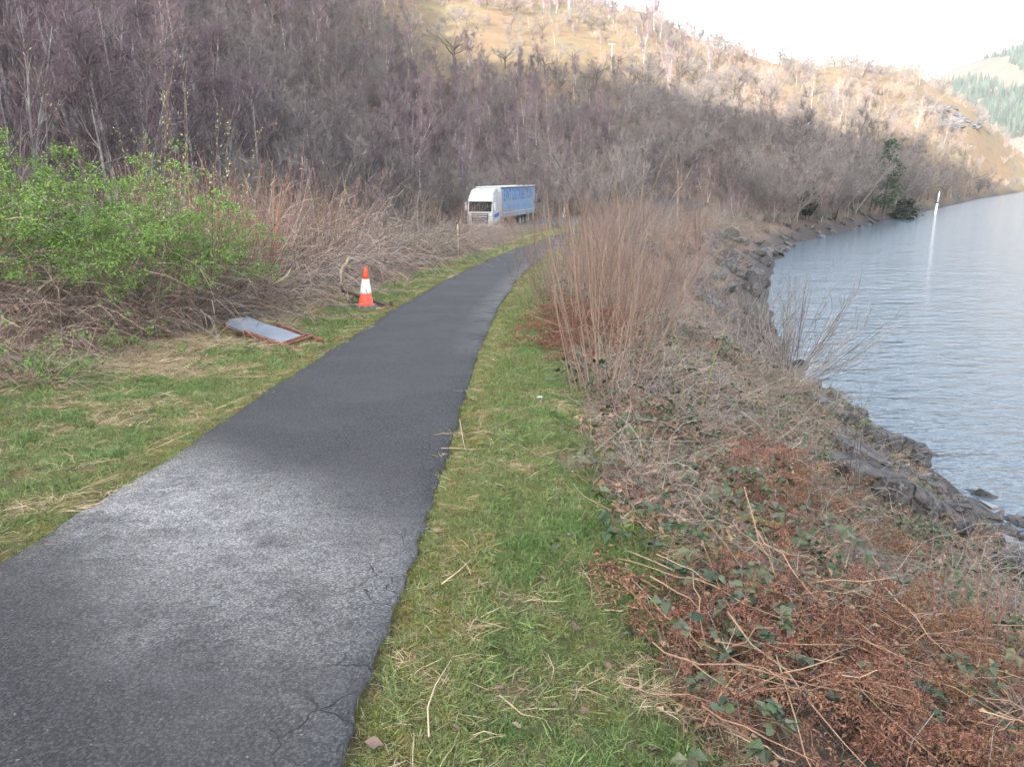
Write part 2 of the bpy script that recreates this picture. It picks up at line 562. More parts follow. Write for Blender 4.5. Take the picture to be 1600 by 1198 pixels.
sd = shore_dist(gx, gy)
gr = np.hypot(gx, gy)
g_bank = sstep(2.0, 2.5, _u + 0.25 * wavy(gx, gy, 1.9, o=4)) 
g_bank = np.maximum(g_bank, sstep(3.6, 4.4, -_u + 0.3 * wavy(gx, gy, 2.3, o=8)))
g_edge = 1 - sstep(0.08, 0.42, np.abs(_u) - 0.95 + 0.1 * wavy(gx, gy, 0.9, o=2))
g_hill = np.maximum(sstep(18, 22, -_u), sstep(95, 125, gy))
g_shore = (1 - sstep(1.0, 2.6, sd + 0.4 * wavy(gx, gy, 2.2)))
g_wood = sstep(16, 20, -_u) * (1 - sstep(150, 185, gr)) + sstep(95, 125, gy) * (1 - sstep(150, 185, gr)) * (_u > -18)
_az = np.degrees(np.arctan2(gx, gy))
g_wood = np.clip(np.maximum(g_wood, sstep(100, 120, gr) * (1 - sstep(230, 270, gr)) * (1 - sstep(-16, -10, _az))), 0, 1)
link('ground', grid_mesh('ground', gx, gy, gz, ground_material(), dict(bank=g_bank, edge=g_edge, hill=g_hill, wood=g_wood, shore=g_shore)), kind='structure')

# ------------------------------------------------------------------ path and road
def strip(name, ys, u0, u1, nu, lift, mat, edge_noise=0.0, thick=0.06, hz=None):
    ys = np.asarray(ys)
    xc = np.interp(ys, PY, PX)
    xc = np.convolve(np.pad(xc, 12, mode='edge'), np.hanning(25) / np.hanning(25).sum(), 'valid')
    tx = np.gradient(xc, ys); ln = np.hypot(tx, 1)
    nx, ny = 1 / ln, -tx / ln
    us = np.linspace(0, 1, nu)
    e0 = u0 + edge_noise * (wavy(ys, 0 * ys, 1.3) + .7 * wavy(ys, 0 * ys, .37, o=7) + .35 * wavy(ys, 0 * ys, .13, o=17))
    e1 = u1 + edge_noise * (wavy(ys, 3 + 0 * ys, 1.7, o=5) + .7 * wavy(ys, 0 * ys, .31, o=11) + .35 * wavy(ys, 0 * ys, .11, o=21))
    U = e0[:, None] * (1 - us) + e1[:, None] * us
    X = xc[:, None] + U * nx[:, None]; Y = ys[:, None] + U * ny[:, None]
    Z = (np.interp(Y, HY, HZ) if hz is None else hz(X, Y)) + lift + 0.0006 * np.maximum(Y, 0)
    Z = Z + 0.004 * wavy(X, Y, 1.1)
    # turn the two edges down into the ground
    X = np.concatenate([X[:, :1], X, X[:, -1:]], 1); Y = np.concatenate([Y[:, :1], Y, Y[:, -1:]], 1)
    Z = np.concatenate([Z[:, :1] - thick, Z, Z[:, -1:] - thick], 1)
    UU = np.concatenate([U[:, :1], U, U[:, -1:]], 1)
    return link(name, grid_mesh(name, X, Y, Z, mat, dict(across=UU)), kind='structure')

def asphalt():
    m, t, b = newmat('asphalt')
    co = objco(t)
    v = nd(t, 'ShaderNodeTexVoronoi'); v.inputs['Scale'].default_value = 88
    wv = nd(t, 'ShaderNodeTexNoise'); wv.inputs['Scale'].default_value = 70; wv.inputs['Detail'].default_value = 3; t.links.new(co, wv.inputs['Vector'])
    t.links.new(mixc(t, .022, co, wv.outputs['Color']), v.inputs['Vector'])
    chips = v.outputs['Color']
    sep = nd(t, 'ShaderNodeSeparateColor'); t.links.new(chips, sep.inputs[0])
    d = v.outputs['Distance']
    base = mixc(t, sep.outputs[0], (.030, .030, .031), (.088, .086, .086))
    base = mixc(t, maprange(t, d, .25, .75), base, (.022, .022, .024))
    speck = mth(t, 'MULTIPLY', maprange(t, sep.outputs[1], .982, .992), maprange(t, d, .45, .2))
    base = mixc(t, mth(t, 'MULTIPLY', speck, .55), base, (.30, .29, .28))
    base = mixc(t, mth(t, 'MULTIPLY', noise(t, 1.1, 5, co, .6, .42, .66), .35), base, (.075, .070, .072))
    # pale slanting patch mixed into the asphalt colour, strongest by the left edge
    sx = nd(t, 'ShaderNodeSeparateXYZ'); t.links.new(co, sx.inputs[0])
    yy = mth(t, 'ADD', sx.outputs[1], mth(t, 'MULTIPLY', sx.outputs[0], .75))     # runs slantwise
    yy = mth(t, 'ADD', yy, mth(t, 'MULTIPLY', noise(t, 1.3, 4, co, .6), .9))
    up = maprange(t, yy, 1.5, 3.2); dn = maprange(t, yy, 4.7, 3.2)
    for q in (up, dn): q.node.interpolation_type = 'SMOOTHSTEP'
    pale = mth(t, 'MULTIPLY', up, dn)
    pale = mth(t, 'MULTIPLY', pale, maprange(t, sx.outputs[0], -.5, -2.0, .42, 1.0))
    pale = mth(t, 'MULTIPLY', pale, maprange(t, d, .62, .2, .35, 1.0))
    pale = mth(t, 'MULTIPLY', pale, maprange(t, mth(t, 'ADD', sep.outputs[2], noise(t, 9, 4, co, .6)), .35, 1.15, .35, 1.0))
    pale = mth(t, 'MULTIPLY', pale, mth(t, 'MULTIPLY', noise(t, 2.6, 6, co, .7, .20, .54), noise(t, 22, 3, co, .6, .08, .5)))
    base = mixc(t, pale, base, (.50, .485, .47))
    # worn pale margin further on
    mg = mth(t, 'MULTIPLY', maprange(t, attr(t, 'across'), .45, .9), maprange(t, sx.outputs[1], 8, 13))
    base = mixc(t, mth(t, 'MULTIPLY', mth(t, 'MULTIPLY', mg, noise(t, 2.3, 4, co, .6, .35, .6)), .45), base, (.19, .185, .18))
    # cracks near the right margin
    cv = nd(t, 'ShaderNodeTexVoronoi', feature='DISTANCE_TO_EDGE'); cv.inputs['Scale'].default_value = 4.6
    wob = nd(t, 'ShaderNodeTexNoise'); wob.inputs['Scale'].default_value = 6; t.links.new(co, wob.inputs['Vector'])
    t.links.new(mixc(t, .13, co, wob.outputs['Color']), cv.inputs['Vector'])
    cr = mth(t, 'MULTIPLY', mth(t, 'MULTIPLY', maprange(t, cv.outputs['Distance'], .016, .004), noise(t, 1.7, 3, co, .5, .42, .56)), maprange(t, attr(t, 'across'), .62, .8))
    base = mixc(t, mth(t, 'MULTIPLY', cr, .85), base, (.010, .010, .010))
    t.links.new(base, b.inputs['Base Color'])
    b.inputs['Roughness'].default_value = .82
    b.inputs['Specular IOR Level'].default_value = .35
    hh = mth(t, 'SUBTRACT', mth(t, 'SUBTRACT', 1.0, d), mth(t, 'MULTIPLY', cr, 1.2))
    bump(t, b, hh, .007, .9)
    return m
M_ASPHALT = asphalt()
ys = np.concatenate([np.arange(-14, 22, .05), np.arange(22, 62, .15)])
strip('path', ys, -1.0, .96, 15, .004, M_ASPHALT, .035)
strip('road', np.arange(-60, 118, .8), -16.0, -9.0, 9, .02, plainmat('road_asphalt', (.05, .05, .052), .8, scale=2), hz=lambda X, Y: G(X, Y) + .06)

# ------------------------------------------------------------------ the loch
def water_material():
    m, t, b = newmat('loch_water')
    co = objco(t)
    b.inputs['Base Color'].default_value = (.075, .108, .135, 1)
    b.inputs['Roughness'].default_value = .085
    b.inputs['IOR'].default_value = 1.333
    mp = nd(t, 'ShaderNodeMapping'); t.links.new(co, mp.inputs['Vector'])
    mp.inputs['Rotation'].default_value = (0, 0, R_(-22)); mp.inputs['Scale'].default_value = (.55, 1.5, 1)
    mp2 = nd(t, 'ShaderNodeMapping'); t.links.new(co, mp2.inputs['Vector'])
    mp2.inputs['Rotation'].default_value = (0, 0, R_(18)); mp2.inputs['Scale'].default_value = (.7, 1.2, 1)
    a = noise(t, 1.15, 3, mp.outputs[0], .5); c = noise(t, 2.6, 3, mp2.outputs[0], .5); e = noise(t, 7.5, 2, mp.outputs[0], .5)
    f = noise(t, .33, 2, mp2.outputs[0], .5)
    h = mth(t, 'ADD', mth(t, 'ADD', mth(t, 'MULTIPLY', a, 1.0), mth(t, 'MULTIPLY', c, .42)), mth(t, 'ADD', mth(t, 'MULTIPLY', e, .22), mth(t, 'MULTIPLY', f, 1.1)))
    bump(t, b, h, .20, .9)
    return m
mb = MB()
mb.add([(-40, -4000, LAKE), (6000, -4000, LAKE), (6000, 6000, LAKE), (-40, 6000, LAKE)], np.array([[0, 1, 2, 3]]))
mb.build('lake_water', water_material(), kind='structure')

# ------------------------------------------------------------------ mountains
def rock_hill_mat(name, c1, c2, c3, s):
    m, t, b = newmat(name)
    co = objco(t)
    col = mixc(t, noise(t, s, 7, co, .6, .4, .62), c1, c2)
    col = mixc(t, noise(t, s * 4.3, 6, co, .65, .5, .68), col, c3)
    t.links.new(col, b.inputs['Base Color'])
    b.inputs['Roughness'].default_value = .95
    b.inputs['Specular IOR Level'].default_value = .1
    return m

def ridge(name, line, out, base=-20, rows=26, seed=0, rough=.12, mat=None, power=1.0):
    """a mountain under a ridge line: slopes down both ways from line (N,3); out = horizontal run of each slope as a share of height"""
    L = np.asarray(line, float)
    n = 90
    d = np.concatenate([[0], np.cumsum(np.hypot(*np.diff(L[:, :2], axis=0).T))]); d /= d[-1]
    s = np.linspace(0, 1, n)
    P = np.stack([np.interp(s, d, L[:, k]) for k in range(3)], 1)
    T = np.repeat((P[-1] - P[0])[None, :2], n, 0); T /= np.linalg.norm(T, axis=1, keepdims=True)
    Nn = np.stack([-T[:, 1], T[:, 0]], 1)
    q = np.concatenate([-np.linspace(1, 0, rows)[:-1], np.linspace(0, 1, rows)])
    hh = P[:, 2] - base
    off = q[None] * (out * hh)[:, None]
    X = P[:, :1] + Nn[:, :1] * off; Y = P[:, 1:2] + Nn[:, 1:] * off
    prof = 1 - np.abs(q) ** power
    Z = base + hh[:, None] * prof[None]
    sc = hh.max()
    Z = Z + rough * sc * (wavy(X, Y, sc * .9, o=seed) * .5 + wavy(X, Y, sc * .33, o=seed + 6) * .3 + wavy(X, Y, sc * .12, o=seed + 12) * .14) * np.sin(np.pi * np.clip(np.abs(q), 0, 1))[None]
    return link(name, grid_mesh(name, X, Y, Z, mat), kind='structure')

# the height behind the camera whose shadow lies over the path, the wood and the near shore
_bd = [(560, 10), (640, 40), (720, 78), (820, 72), (900, 88), (1000, 122), (1100, 165), (1200, 196), (1300, 208), (1400, 214), (1460, 246), (1530, 268), (1600, 282)]
_rp = []
for px, py in _bd:
    p = ground_at(px, py, lift=4.0, tmax=1.2, tmin=.045)
    if p is None: continue
    t = (-620 - p[1]) / SUN.y
    _rp.append(p + np.array(SUN) * t)
_rp = np.array(_rp)
_rp = _rp[np.argsort(_rp[:, 0])]
_e0, _e1 = _rp[0], _rp[-1]
_rp = np.concatenate([[_e0 + [-1500, -250, 150]], [_e0 + [-500, -60, 120]], _rp, [_e1 + [120, -60, -60]], [_e1 + [420, -200, -300]]])
ridge('mountain', _rp, 1.05, rough=.0, mat=rock_hill_mat('near_mountain', (.12, .09, .06), (.16, .14, .08), (.1, .08, .07), .012))

_fl = []
for px, py, r in [(1130, 150, 3300), (1230, 108, 3400), (1290, 74, 3500), (1350, 40, 3600), (1410, 8, 3700), (1480, -22, 3800), (1600, -60, 3900), (1800, -90, 4000), (2100, -60, 4000)]:
    d = ray(px, py); t = r / np.hypot(d[0], d[1]); _fl.append([d[0] * t, d[1] * t, CAM_Z + d[2] * t])
ridge('mountain', _fl, 1.9, seed=3, rough=.07, mat=rock_hill_mat('far_mountain', (.17, .14, .13), (.20, .18, .15), (.11, .095, .10), .0022))
_fl2 = []
for px, py, r in [(1380, 190, 1500), (1440, 140, 1450), (1490, 108, 1400), (1540, 92, 1380), (1600, 76, 1350), (1720, 60, 1300), (1900, 70, 1250)]:
    d = ray(px, py); t = r / np.hypot(d[0], d[1]); _fl2.append([d[0] * t, d[1] * t, CAM_Z + d[2] * t])
forest_hill = ridge('hill', _fl2, 2.2, seed=8, rough=.1, mat=rock_hill_mat('forest_hill', (.14, .105, .09), (.11, .11, .08), (.15, .12, .10), .008))

# ------------------------------------------------------------------ trees
M_BIRCHBARK = tintmat('birch_bark', (.24, .22, .21), (.60, .57, .54), .8, .35, .01, nscale=2.2, nfac=.75)
M_GREYBARK = tintmat('grey_bark', (.15, .13, .115), (.27, .245, .215), .9, .25, .015, nscale=3, nfac=.5)
M_DARKBARK = tintmat('dark_bark', (.085, .07, .06), (.16, .135, .11), .9, .2, .01, nscale=3, nfac=.5)
M_TW_PURPLE = tintmat('purple_twigs', (.108, .082, .092), (.212, .168, .178), .85, .32, .03, c3=(.22, .145, .155))
M_TW_GREY = tintmat('grey_twigs', (.115, .10, .105), (.225, .197, .203), .85, .32, .03, c3=(.20, .18, .15))
M_TW_TAN = tintmat('tan_twigs', (.20, .155, .12), (.33, .27, .21), .85, .25, .02, c3=(.30, .20, .17))
M_TW_DARK = tintmat('dark_twigs', (.10, .083, .082), (.19, .16, .152), .85, .3, .02)

def tree_meshes(kind, seed, h=10.0):
    """trunk mesh and crown mesh of one bare tree"""
    global rng
    keep = rng
    rng = np.random.default_rng(seed)
    tk, cr = MB(), MB()
    if kind == 'birch':
        ns = rng.integers(1, 4)
        base = np.zeros((ns, 3)); base[:, :2] = rng.normal(0, .12, (ns, 2))
        d = np.array([0, 0, 1.]) + np.concatenate([rng.normal(0, .13, (ns, 2)), np.zeros((ns, 1))], 1)
        Pt = grow(base, d, h * rng.uniform(.88, 1.0, ns), 9, -.35, .055)
        r0 = .085 + .06 * rng.random(ns)
        n1, n2, n3 = 26, 5, 9
        a1, l1, tmin, w3 = (.35, .75), .27, .22, .026
        up1 = -.5
    elif kind == 'scrub':
        ns = rng.integers(5, 9)
        base = np.zeros((ns, 3)); base[:, :2] = rng.normal(0, .35, (ns, 2))
        d = np.array([0, 0, 1.]) + np.concatenate([rng.normal(0, .34, (ns, 2)), np.zeros((ns, 1))], 1)
        Pt = grow(base, d, h * rng.uniform(.6, 1.0, ns), 8, -.25, .09)
        r0 = .05 + .045 * rng.random(ns)
        n1, n2, n3 = 13, 5, 8
        a1, l1, tmin, w3 = (.4, .95), .28, .18, .030
        up1 = -.4
    elif kind == 'oak':
        ns = 1
        base = np.zeros((1, 3))
        Pt = grow(base, np.array([[.08, 0, 1.]]), h * .55, 6, 0, .1)
        lim = grow(np.repeat(Pt[:, 2:3], 7, 1).reshape(-1, 3) + np.array([0, 0, .25]) * np.arange(7)[:, None] * h / 10,
                   np.array([0, 0, .75]) + np.concatenate([np.stack([np.cos(np.arange(7) * 2.4), np.sin(np.arange(7) * 2.4)], 1), np.zeros((7, 1))], 1), h * .58, 6, .1, .22)
        tk.tubes(Pt, np.linspace(.26, .14, 6)[None], 7, .5)
        Pt = lim; ns = 7
        r0 = np.full(7, .13)
        n1, n2, n3 = 9, 5, 8
        a1, l1, tmin, w3 = (.5, 1.2), .26, .25, .032
        up1 = -.2
    else:  # alder: one straight stem, short even branches
        ns = 2
        base = np.zeros((ns, 3)); base[1, 0] = .5
        d = np.array([[0, 0, 1.], [.12, .05, 1.]])
        Pt = grow(base, d, h * np.array([1.0, .85]), 9, -.2, .035)
        r0 = np.array([.11, .08])
        n1, n2, n3 = 30, 5, 8
        a1, l1, tmin, w3 = (.6, 1.1), .23, .2, .026
        up1 = -.3
    K = Pt.shape[1]
    tk.tubes(Pt, r0[:, None] * np.linspace(1, .12, K)[None], 6, rng.random(ns))
    t = rng.uniform(tmin, 1.0, (ns, n1))
    p, tg = along(Pt, t)
    p = p.reshape(-1, 3); tg = tg.reshape(-1, 3); tt = t.ravel()
    rd = rand_dir(len(p)); sp = unit(rd - tg * (rd * tg).sum(1, keepdims=True))
    an = rng.uniform(*a1, len(p))[:, None]
    d1 = tg * np.cos(an) + sp * np.sin(an)
    L1 = h * l1 * (1.15 - .75 * tt) * rng.uniform(.6, 1.15, len(p))
    P1 = grow(p, d1, L1, 5, up1, .13)
    cr.tubes(P1, (.006 + .0085 * L1 / (h * .2))[:, None] * np.linspace(1, .35, 5)[None], 3, rng.random(len(p)) * .7 + .3, 1)
    t = rng.uniform(.2, 1, (len(P1), n2))
    p, tg = along(P1, t)
    p = p.reshape(-1, 3); tg = tg.reshape(-1, 3)
    rd = rand_dir(len(p)); sp = unit(rd - tg * (rd * tg).sum(1, keepdims=True))
    an = rng.uniform(.4, .95, len(p))[:, None]
    L2 = np.repeat(L1, n2) * rng.uniform(.3, .65, len(p))
    P2 = grow(p, tg * np.cos(an) + sp * np.sin(an), L2, 4, -.3, .15)
    cr.ribbons(P2, np.array([.030, .024, .018, .010])[None] * (h / 10), rng.random(len(p)) * .8)
    t = rng.uniform(.1, 1, (len(P2), n3))
    p, tg = along(P2, t)
    p = p.reshape(-1, 3); tg = tg.reshape(-1, 3)
    rd = rand_dir(len(p)); sp = unit(rd - tg * (rd * tg).sum(1, keepdims=True))
    an = rng.uniform(.35, .9, len(p))[:, None]
    d3 = unit(tg * np.cos(an) + sp * np.sin(an) + np.array([0, 0, .25]))
    L3 = rng.uniform(.3, .85, len(p))[:, None] * h / 10
    cr.slivers(p, p + d3 * L3, w3 * (h / 10), rng.random(len(p)))
    rng = keep
    return tk, cr

TREES = []          # (name, base height, trunk mesh, crown mesh, joined mesh, tint word)
def add_tree_kind(name, kind, seed, h, bark, twig, word):
    tk, cr = tree_meshes(kind, seed, h)
    both = MB()
    for src, off in ((tk, 0), (cr, 0)):
        pass
    tm = tk.mesh(name + '_trunk', bark, True)
    cm = cr.mesh(name + '_crown', [twig, bark])
    # joined copy for the far wood: same arrays, three slots
    j = MB()
    n = 0
    for src, shift in ((tk, 2), (cr, 0)):
        for v, tt in zip(src.v, src.t):
            j.v.append(v); j.t.append(tt)
        for f, m in zip(src.f, src.m):
            j.f.append(f + n); j.m.append(m + shift)
        n += src.n
    j.n = n
    jm = j.mesh(name + '_whole', [twig, bark, bark])
    TREES.append((name, h, tm, cm, jm, word))

for i in range(5): add_tree_kind('birch_tree', 'birch', 100 + i, 11.0 - .5 * i, M_BIRCHBARK, M_TW_PURPLE, 'purple twigged birch')
for i in range(4): add_tree_kind('willow_tree', 'scrub', 200 + i, 7.0 + .6 * i, M_GREYBARK, M_TW_GREY, 'grey stemmed willow')
for i in range(2): add_tree_kind('hazel_tree', 'scrub', 300 + i, 6.0 + i, M_GREYBARK, M_TW_TAN, 'tan twigged hazel')
for i in range(2): add_tree_kind('alder_tree', 'alder', 400 + i, 11.0 + i, M_GREYBARK, M_TW_DARK, 'dark twigged upright alder')
for i in range(2): add_tree_kind('oak_tree', 'oak', 500 + i, 9.5 + i, M_DARKBARK, M_TW_GREY, 'spreading dark limbed oak')
for i in range(2): add_tree_kind('birch_tree', 'birch', 600 + i, 10.0, M_BIRCHBARK, M_TW_TAN, 'tan twigged birch')

def kinds_idx(word):
    return [i for i, t in enumerate(TREES) if t[5] == word]
K_BIRCH = kinds_idx('purple twigged birch'); K_WIL = kinds_idx('grey stemmed willow'); K_HAZ = kinds_idx('tan twigged hazel')
K_ALD = kinds_idx('dark twigged upright alder'); K_OAK = kinds_idx('spreading dark limbed oak'); K_TANB = kinds_idx('tan twigged birch')

def plant_tree(k, x, y, s, rz, label, group=None, sink=.15, tilt=0.0):
    nm, h, tm, cm, jm, wd = TREES[k]
    t = empty(nm, (x, y, float(G(x, y)) - sink), rz, label, 'tree', group)
    t.scale = (s, s, s)
    t.rotation_euler = (tilt, tilt * .4, rz)
    link('trunk', tm, t); link('crown', cm, t)
    return t

def pick_kind(px, r, y, q):
    """which tree grows where: q random"""
    if q < 0: q = 0
    if px > 960 and r < 190:          # shore wood
        return random.choice(K_WIL + K_WIL + K_ALD + K_HAZ[:1] + K_WIL)
    if px > 1150:                      # sunlit slope beyond
        return random.choice(K_TANB[:1] + K_HAZ * 3 + K_WIL + K_OAK)
    if r > 190 and px > 640:
        return random.choice(K_BIRCH[:2] + K_OAK * 2 + K_HAZ * 2 + K_WIL[:2])
    if r < 75 and px < 420:
        return random.choice(K_BIRCH * 3 + K_ALD + K_WIL[:1])
    z = wavy(np.array(px * .01), np.array(r * .03), 1.7, o=5)
    return random.choice(K_BIRCH * 2 + K_WIL + K_HAZ[:1]) if z > .15 else random.choice(K_WIL * 3 + K_ALD[:1] + K_BIRCH)

def to_px(x, y, z):
    zz = z - CAM_Z
    f = y * _cp - zz * _sp
    return 800 + 1208 * x / f, 599 - 1208 * (y * _sp + zz * _cp) / f

spots = []
cell = {}
def free(x, y, d):
    ci, cj = int(x // 4), int(y // 4)
    n = int(d // 4) + 1
    for i in range(ci - n, ci + n + 1):
        for j in range(cj - n, cj + n + 1):
            for (a, b) in cell.get((i, j), ()):
                if (a - x) ** 2 + (b - y) ** 2 < d * d: return False
    return True

trng = random.Random(21)
cand_n = 26000
for _ in range(cand_n):
    az = trng.uniform(-40, 37.5)
    r = math.sqrt(trng.uniform(26 ** 2, 560 ** 2)) if trng.random() < .62 else trng.uniform(26, 200)
    x, y = r * math.sin(R_(az)), r * math.cos(R_(az))
    u = float(path_u(np.array(x), np.array(y)))
    s = float(shore_dist(np.array(x), np.array(y)))
    if s < 2.5: continue
    if y < 150 and -19.5 < u < 2.5 + .02 * y: continue
    if u > 0 and y < 84: continue
    if y >= 150 and s < 3: continue
    z = float(G(x, y))
    px, py = to_px(x, y, z)
    dens = 1.0
    if 620 < px < 980 and 165 < r < 270:           # open bracken slope
        dens = .30 if not (px < 860 and 175 < r < 235) else .10
    if px < 640 and r > 205: dens = .16
    if px > 980 and r > 200: dens = .30 + .9 * float(sstep(-.25, .35, wavy(np.array(x), np.array(y), 38, o=18)))
    if 1180 < px < 1330 and r > 350: dens = .4
    if 1430 < px < 1570 and 355 < r < 425: dens = .03
    if dens < trng.random(): continue
    d = 1.9 + r * .0068
    if not free(x, y, d): continue
    cell.setdefault((int(x // 4), int(y // 4)), []).append((x, y))
    spots.append((r, x, y, z, px, py))
# the shore row itself, close set and low
for yy in np.arange(86, 250, 2.6):
    for off in (2.6, 6.5):
        xs = np.interp(yy, SH[:, 1], SH[:, 0]) - off * 1.3 + trng.uniform(-1, 1)
        y2 = yy + trng.uniform(-1, 1)
        if free(xs, y2, 1.8):
            cell.setdefault((int(xs // 4), int(y2 // 4)), []).append((xs, y2))
            z = float(G(xs, y2)); px, py = to_px(xs, y2, z)
            spots.append((math.hypot(xs, y2), xs, y2, z, px, py))
spots.sort()

def zone_of(px, r):
    if px < 420: return 'behind the bramble thicket at the left' if r < 70 else 'up the shaded hillside at the left'
    if px < 900: return 'in the shaded wood behind the lorry' if r < 165 else 'on the bracken slope above the lorry'
    if r < 215: return 'in the shaded wood along the curving shore'
    return 'on the sunlit slope above the shore wood'

SECT = [(110, 'at the left edge of the wood'), (330, 'above the leafy green shrub'), (520, 'above the red willow stems'), (700, 'left of the lorry'), (860, 'behind the lorry'),
        (1040, 'right of the lorry'), (1230, 'above the rocky bank'), (1420, 'left of the dark pine'), (9999, 'beyond the white post')]
def row_of(r):
    return 'front row' if r < 62 else ('near' if r < 95 else ('deeper' if r < 150 else 'far'))
ORD = ['leftmost', 'second from left', 'third from left', 'fourth from left', 'rightmost']
tree_jobs = []
N_THING = 296
far_pts, far_rot, far_s, far_k = [], [], [], []
n_thing = 0
for (r, x, y, z, px, py) in spots:
    k = pick_kind(px, r, y, trng.random())
    s = trng.uniform(.72, 1.18)
    if px > 960 and r < 190: s *= 1.15
    if r > 170: s *= .86
    if r > 200 and px > 900: s *= .75 + .5 * float(sstep(-.3, .4, wavy(np.array(x), np.array(y), 25, o=4)))
    if 640 < px < 1000 and r > 170: s *= .8
    if 520 < px < 1000 and 90 < r <= 170: s *= .74
    if px <= 640 and r > 150: s *= .78
    if px > 1480 and r > 280: s *= .72
    rz = trng.uniform(0, 6.28)
    inview = -260 < px < 1760 and py < 700
    if inview and n_thing < N_THING:
        zn = zone_of(px, r)
        size = 'tall' if s > 1.05 else ('small' if s < .82 else 'middling')
        sec = [b for a, b in SECT if px < a][0]
        tree_jobs.append((px, k, x, y, s, rz, '%s %s %s' % (size, row_of(r), TREES[k][5]), sec))
        n_thing += 1
    else:
        far_pts.append((x, y, z - .2)); far_rot.append((trng.uniform(-.06, .06), trng.uniform(-.06, .06), rz)); far_s.append(s); far_k.append(k)
from collections import defaultdict
tj = defaultdict(list)
for q in tree_jobs: tj[(q[6], q[7])].append(q)
for (lab, sec), qs in tj.items():
    qs.sort(key=lambda q: q[0])
    n = len(qs)
    for i, (px, k, x, y, s, rz, _, _) in enumerate(qs):
        lb = '%s %s' % (lab, sec)
        if 1 < n <= 5: lb = '%s, %s' % (lb, ORD[i] if i < n - 1 else 'rightmost')
        plant_tree(k, x, y, s, rz, lb, '%s %s' % (TREES[k][5].replace('birch', 'birches') if 'birch' in TREES[k][5] else TREES[k][5] + 's', sec))
w_ = scatter('woodland', [t[4] for t in TREES], far_pts, far_rot, far_s, far_k)
tag(w_, 'bare brown and purple woodland covering the far hillside', 'woodland', kind='stuff')

# low brush between the trunks: knee to head high saplings that close the wood floor
sp_ = []
for _ in range(9000):
    az = trng.uniform(-40, 36)
    r = trng.uniform(24, 330)
    x, y = r * math.sin(R_(az)), r * math.cos(R_(az))
    u = float(path_u(np.array(x), np.array(y))); s = float(shore_dist(np.array(x), np.array(y)))
    if s < 1.2 or (y < 120 and -17.5 < u < 3) or (u > 0 and y < 78): continue
    px, py = to_px(x, y, float(G(x, y)))
    if 620 < px < 980 and 165 < r < 270 and trng.random() < .8: continue
    if 1430 < px < 1570 and 355 < r < 425: continue
    if r > 200 and trng.random() < .4: continue
    sp_.append((x, y, float(G(x, y)) - .1))
ki = K_WIL[:2] + K_HAZ + K_BIRCH[:2]
bw = scatter('underwood', [TREES[i][4] for i in ki], sp_, euler_rand(len(sp_), .1), rng.uniform(.18, .42, len(sp_)), rng.integers(0, len(ki), len(sp_)))
tag(bw, 'low tangled bare brush filling the floor of the wood', 'brush', kind='stuff')

# trees that stand out
def at_dist(px, y):
    x = dist_at(px, 300, y)[0]
    return x, y
HERO = [(262, 47, K_BIRCH[1], 1.25, 'white forked birch rising to the top edge above the leafy green shrub'),
        (14, 33, K_BIRCH[3], 1.15, 'thick pale birch at the left edge of the wood'),
        (136, 40, K_BIRCH[0], 1.2, 'slim pale birch leaning over the left thicket'),
        (175, 36, K_BIRCH[4], 1.1, 'speckled white birch stem behind the leafy shrub'),
        (652, 118, K_BIRCH[2], 1.05, 'white stemmed birch standing alone above the willow thicket'),
        (715, 190, K_OAK[0], 1.35, 'lone spreading oak on the orange bracken slope'),
        (790, 192, K_OAK[1], .7, 'small dark thorn tree on the bare bracken slope'),
        (842, 196, K_BIRCH[2], .9, 'pale birch clump at the sunlit edge of the bracken slope'),
        (1130, 88, K_ALD[0], .95, 'straight grey alder at the end of the rocky bank'),
        (1160, 92, K_ALD[1], .62, 'slender grey alder leaning over the rocky bank'),
        (945, 62, K_WIL[3], 1.15, 'broad grey willow rising behind the bend in the path'),
        (1005, 70, K_WIL[2], 1.2, 'rounded grey willow right of the bend in the path'),
        (870, 66, K_WIL[0], .75, 'pale branched willow beside the tail of the lorry')]
for px, y, k, s, lab in HERO:
    x, y = at_dist(px, y)
    plant_tree(k, x, y, s, px * .7, lab)

# two evergreens in the shore wood
def evergreen(x, y, h, wd, label, name, mat, seed, n=2600):
    r = np.random.default_rng(seed)
    t = empty(name, (x, y, float(G(x, y)) - .2), 0, label, 'tree')
    mb = MB(); mb.tubes(np.array([[[0, 0, 0], [.1, 0, h * .5], [0, .1, h * .95]]]), np.array([[.2, .14, .03]]), 7)
    mb.build('trunk', M_DARKBARK, t)
    zz = r.uniform(.18, 1, n) * h
    rad = wd * np.sin(np.clip(zz / h, 0, 1) * 2.6 + .35) * np.sqrt(r.uniform(.08, 1, n)) * (1 + .35 * np.sin(7 * zz / h * 3 + r.uniform(0, 1, n)))
    a = r.uniform(0, 6.28, n)
    P = np.stack([np.cos(a) * rad, np.sin(a) * rad, zz], 1)
    D = np.stack([np.cos(a), np.sin(a), r.uniform(-.3, .7, n)], 1)
    mb = MB(); mb.leaves(P, D + .5 * r.normal(size=(n, 3)), .55, .26, r.random(n))
    mb.build('crown', mat, t, kind='stuff')
    return t
M_EVER = tintmat('dark_needles', (.03, .055, .03), (.075, .11, .055), .6, .2, .02)
M_IVY = tintmat('ivy_leaves', (.025, .035, .025), (.055, .07, .045), .5, .2, .02)
x, y = at_dist(1384, 118); evergreen(x, y, 11.5, 1.9, 'dark green pine standing among the bare shore trees', 'pine_tree', M_EVER, 3, 1000)
x, y = at_dist(1262, 92); evergreen(x, y, 4.6, 1.1, 'low dark holly in the middle of the shore wood', 'holly_tree', M_IVY, 4, 900)
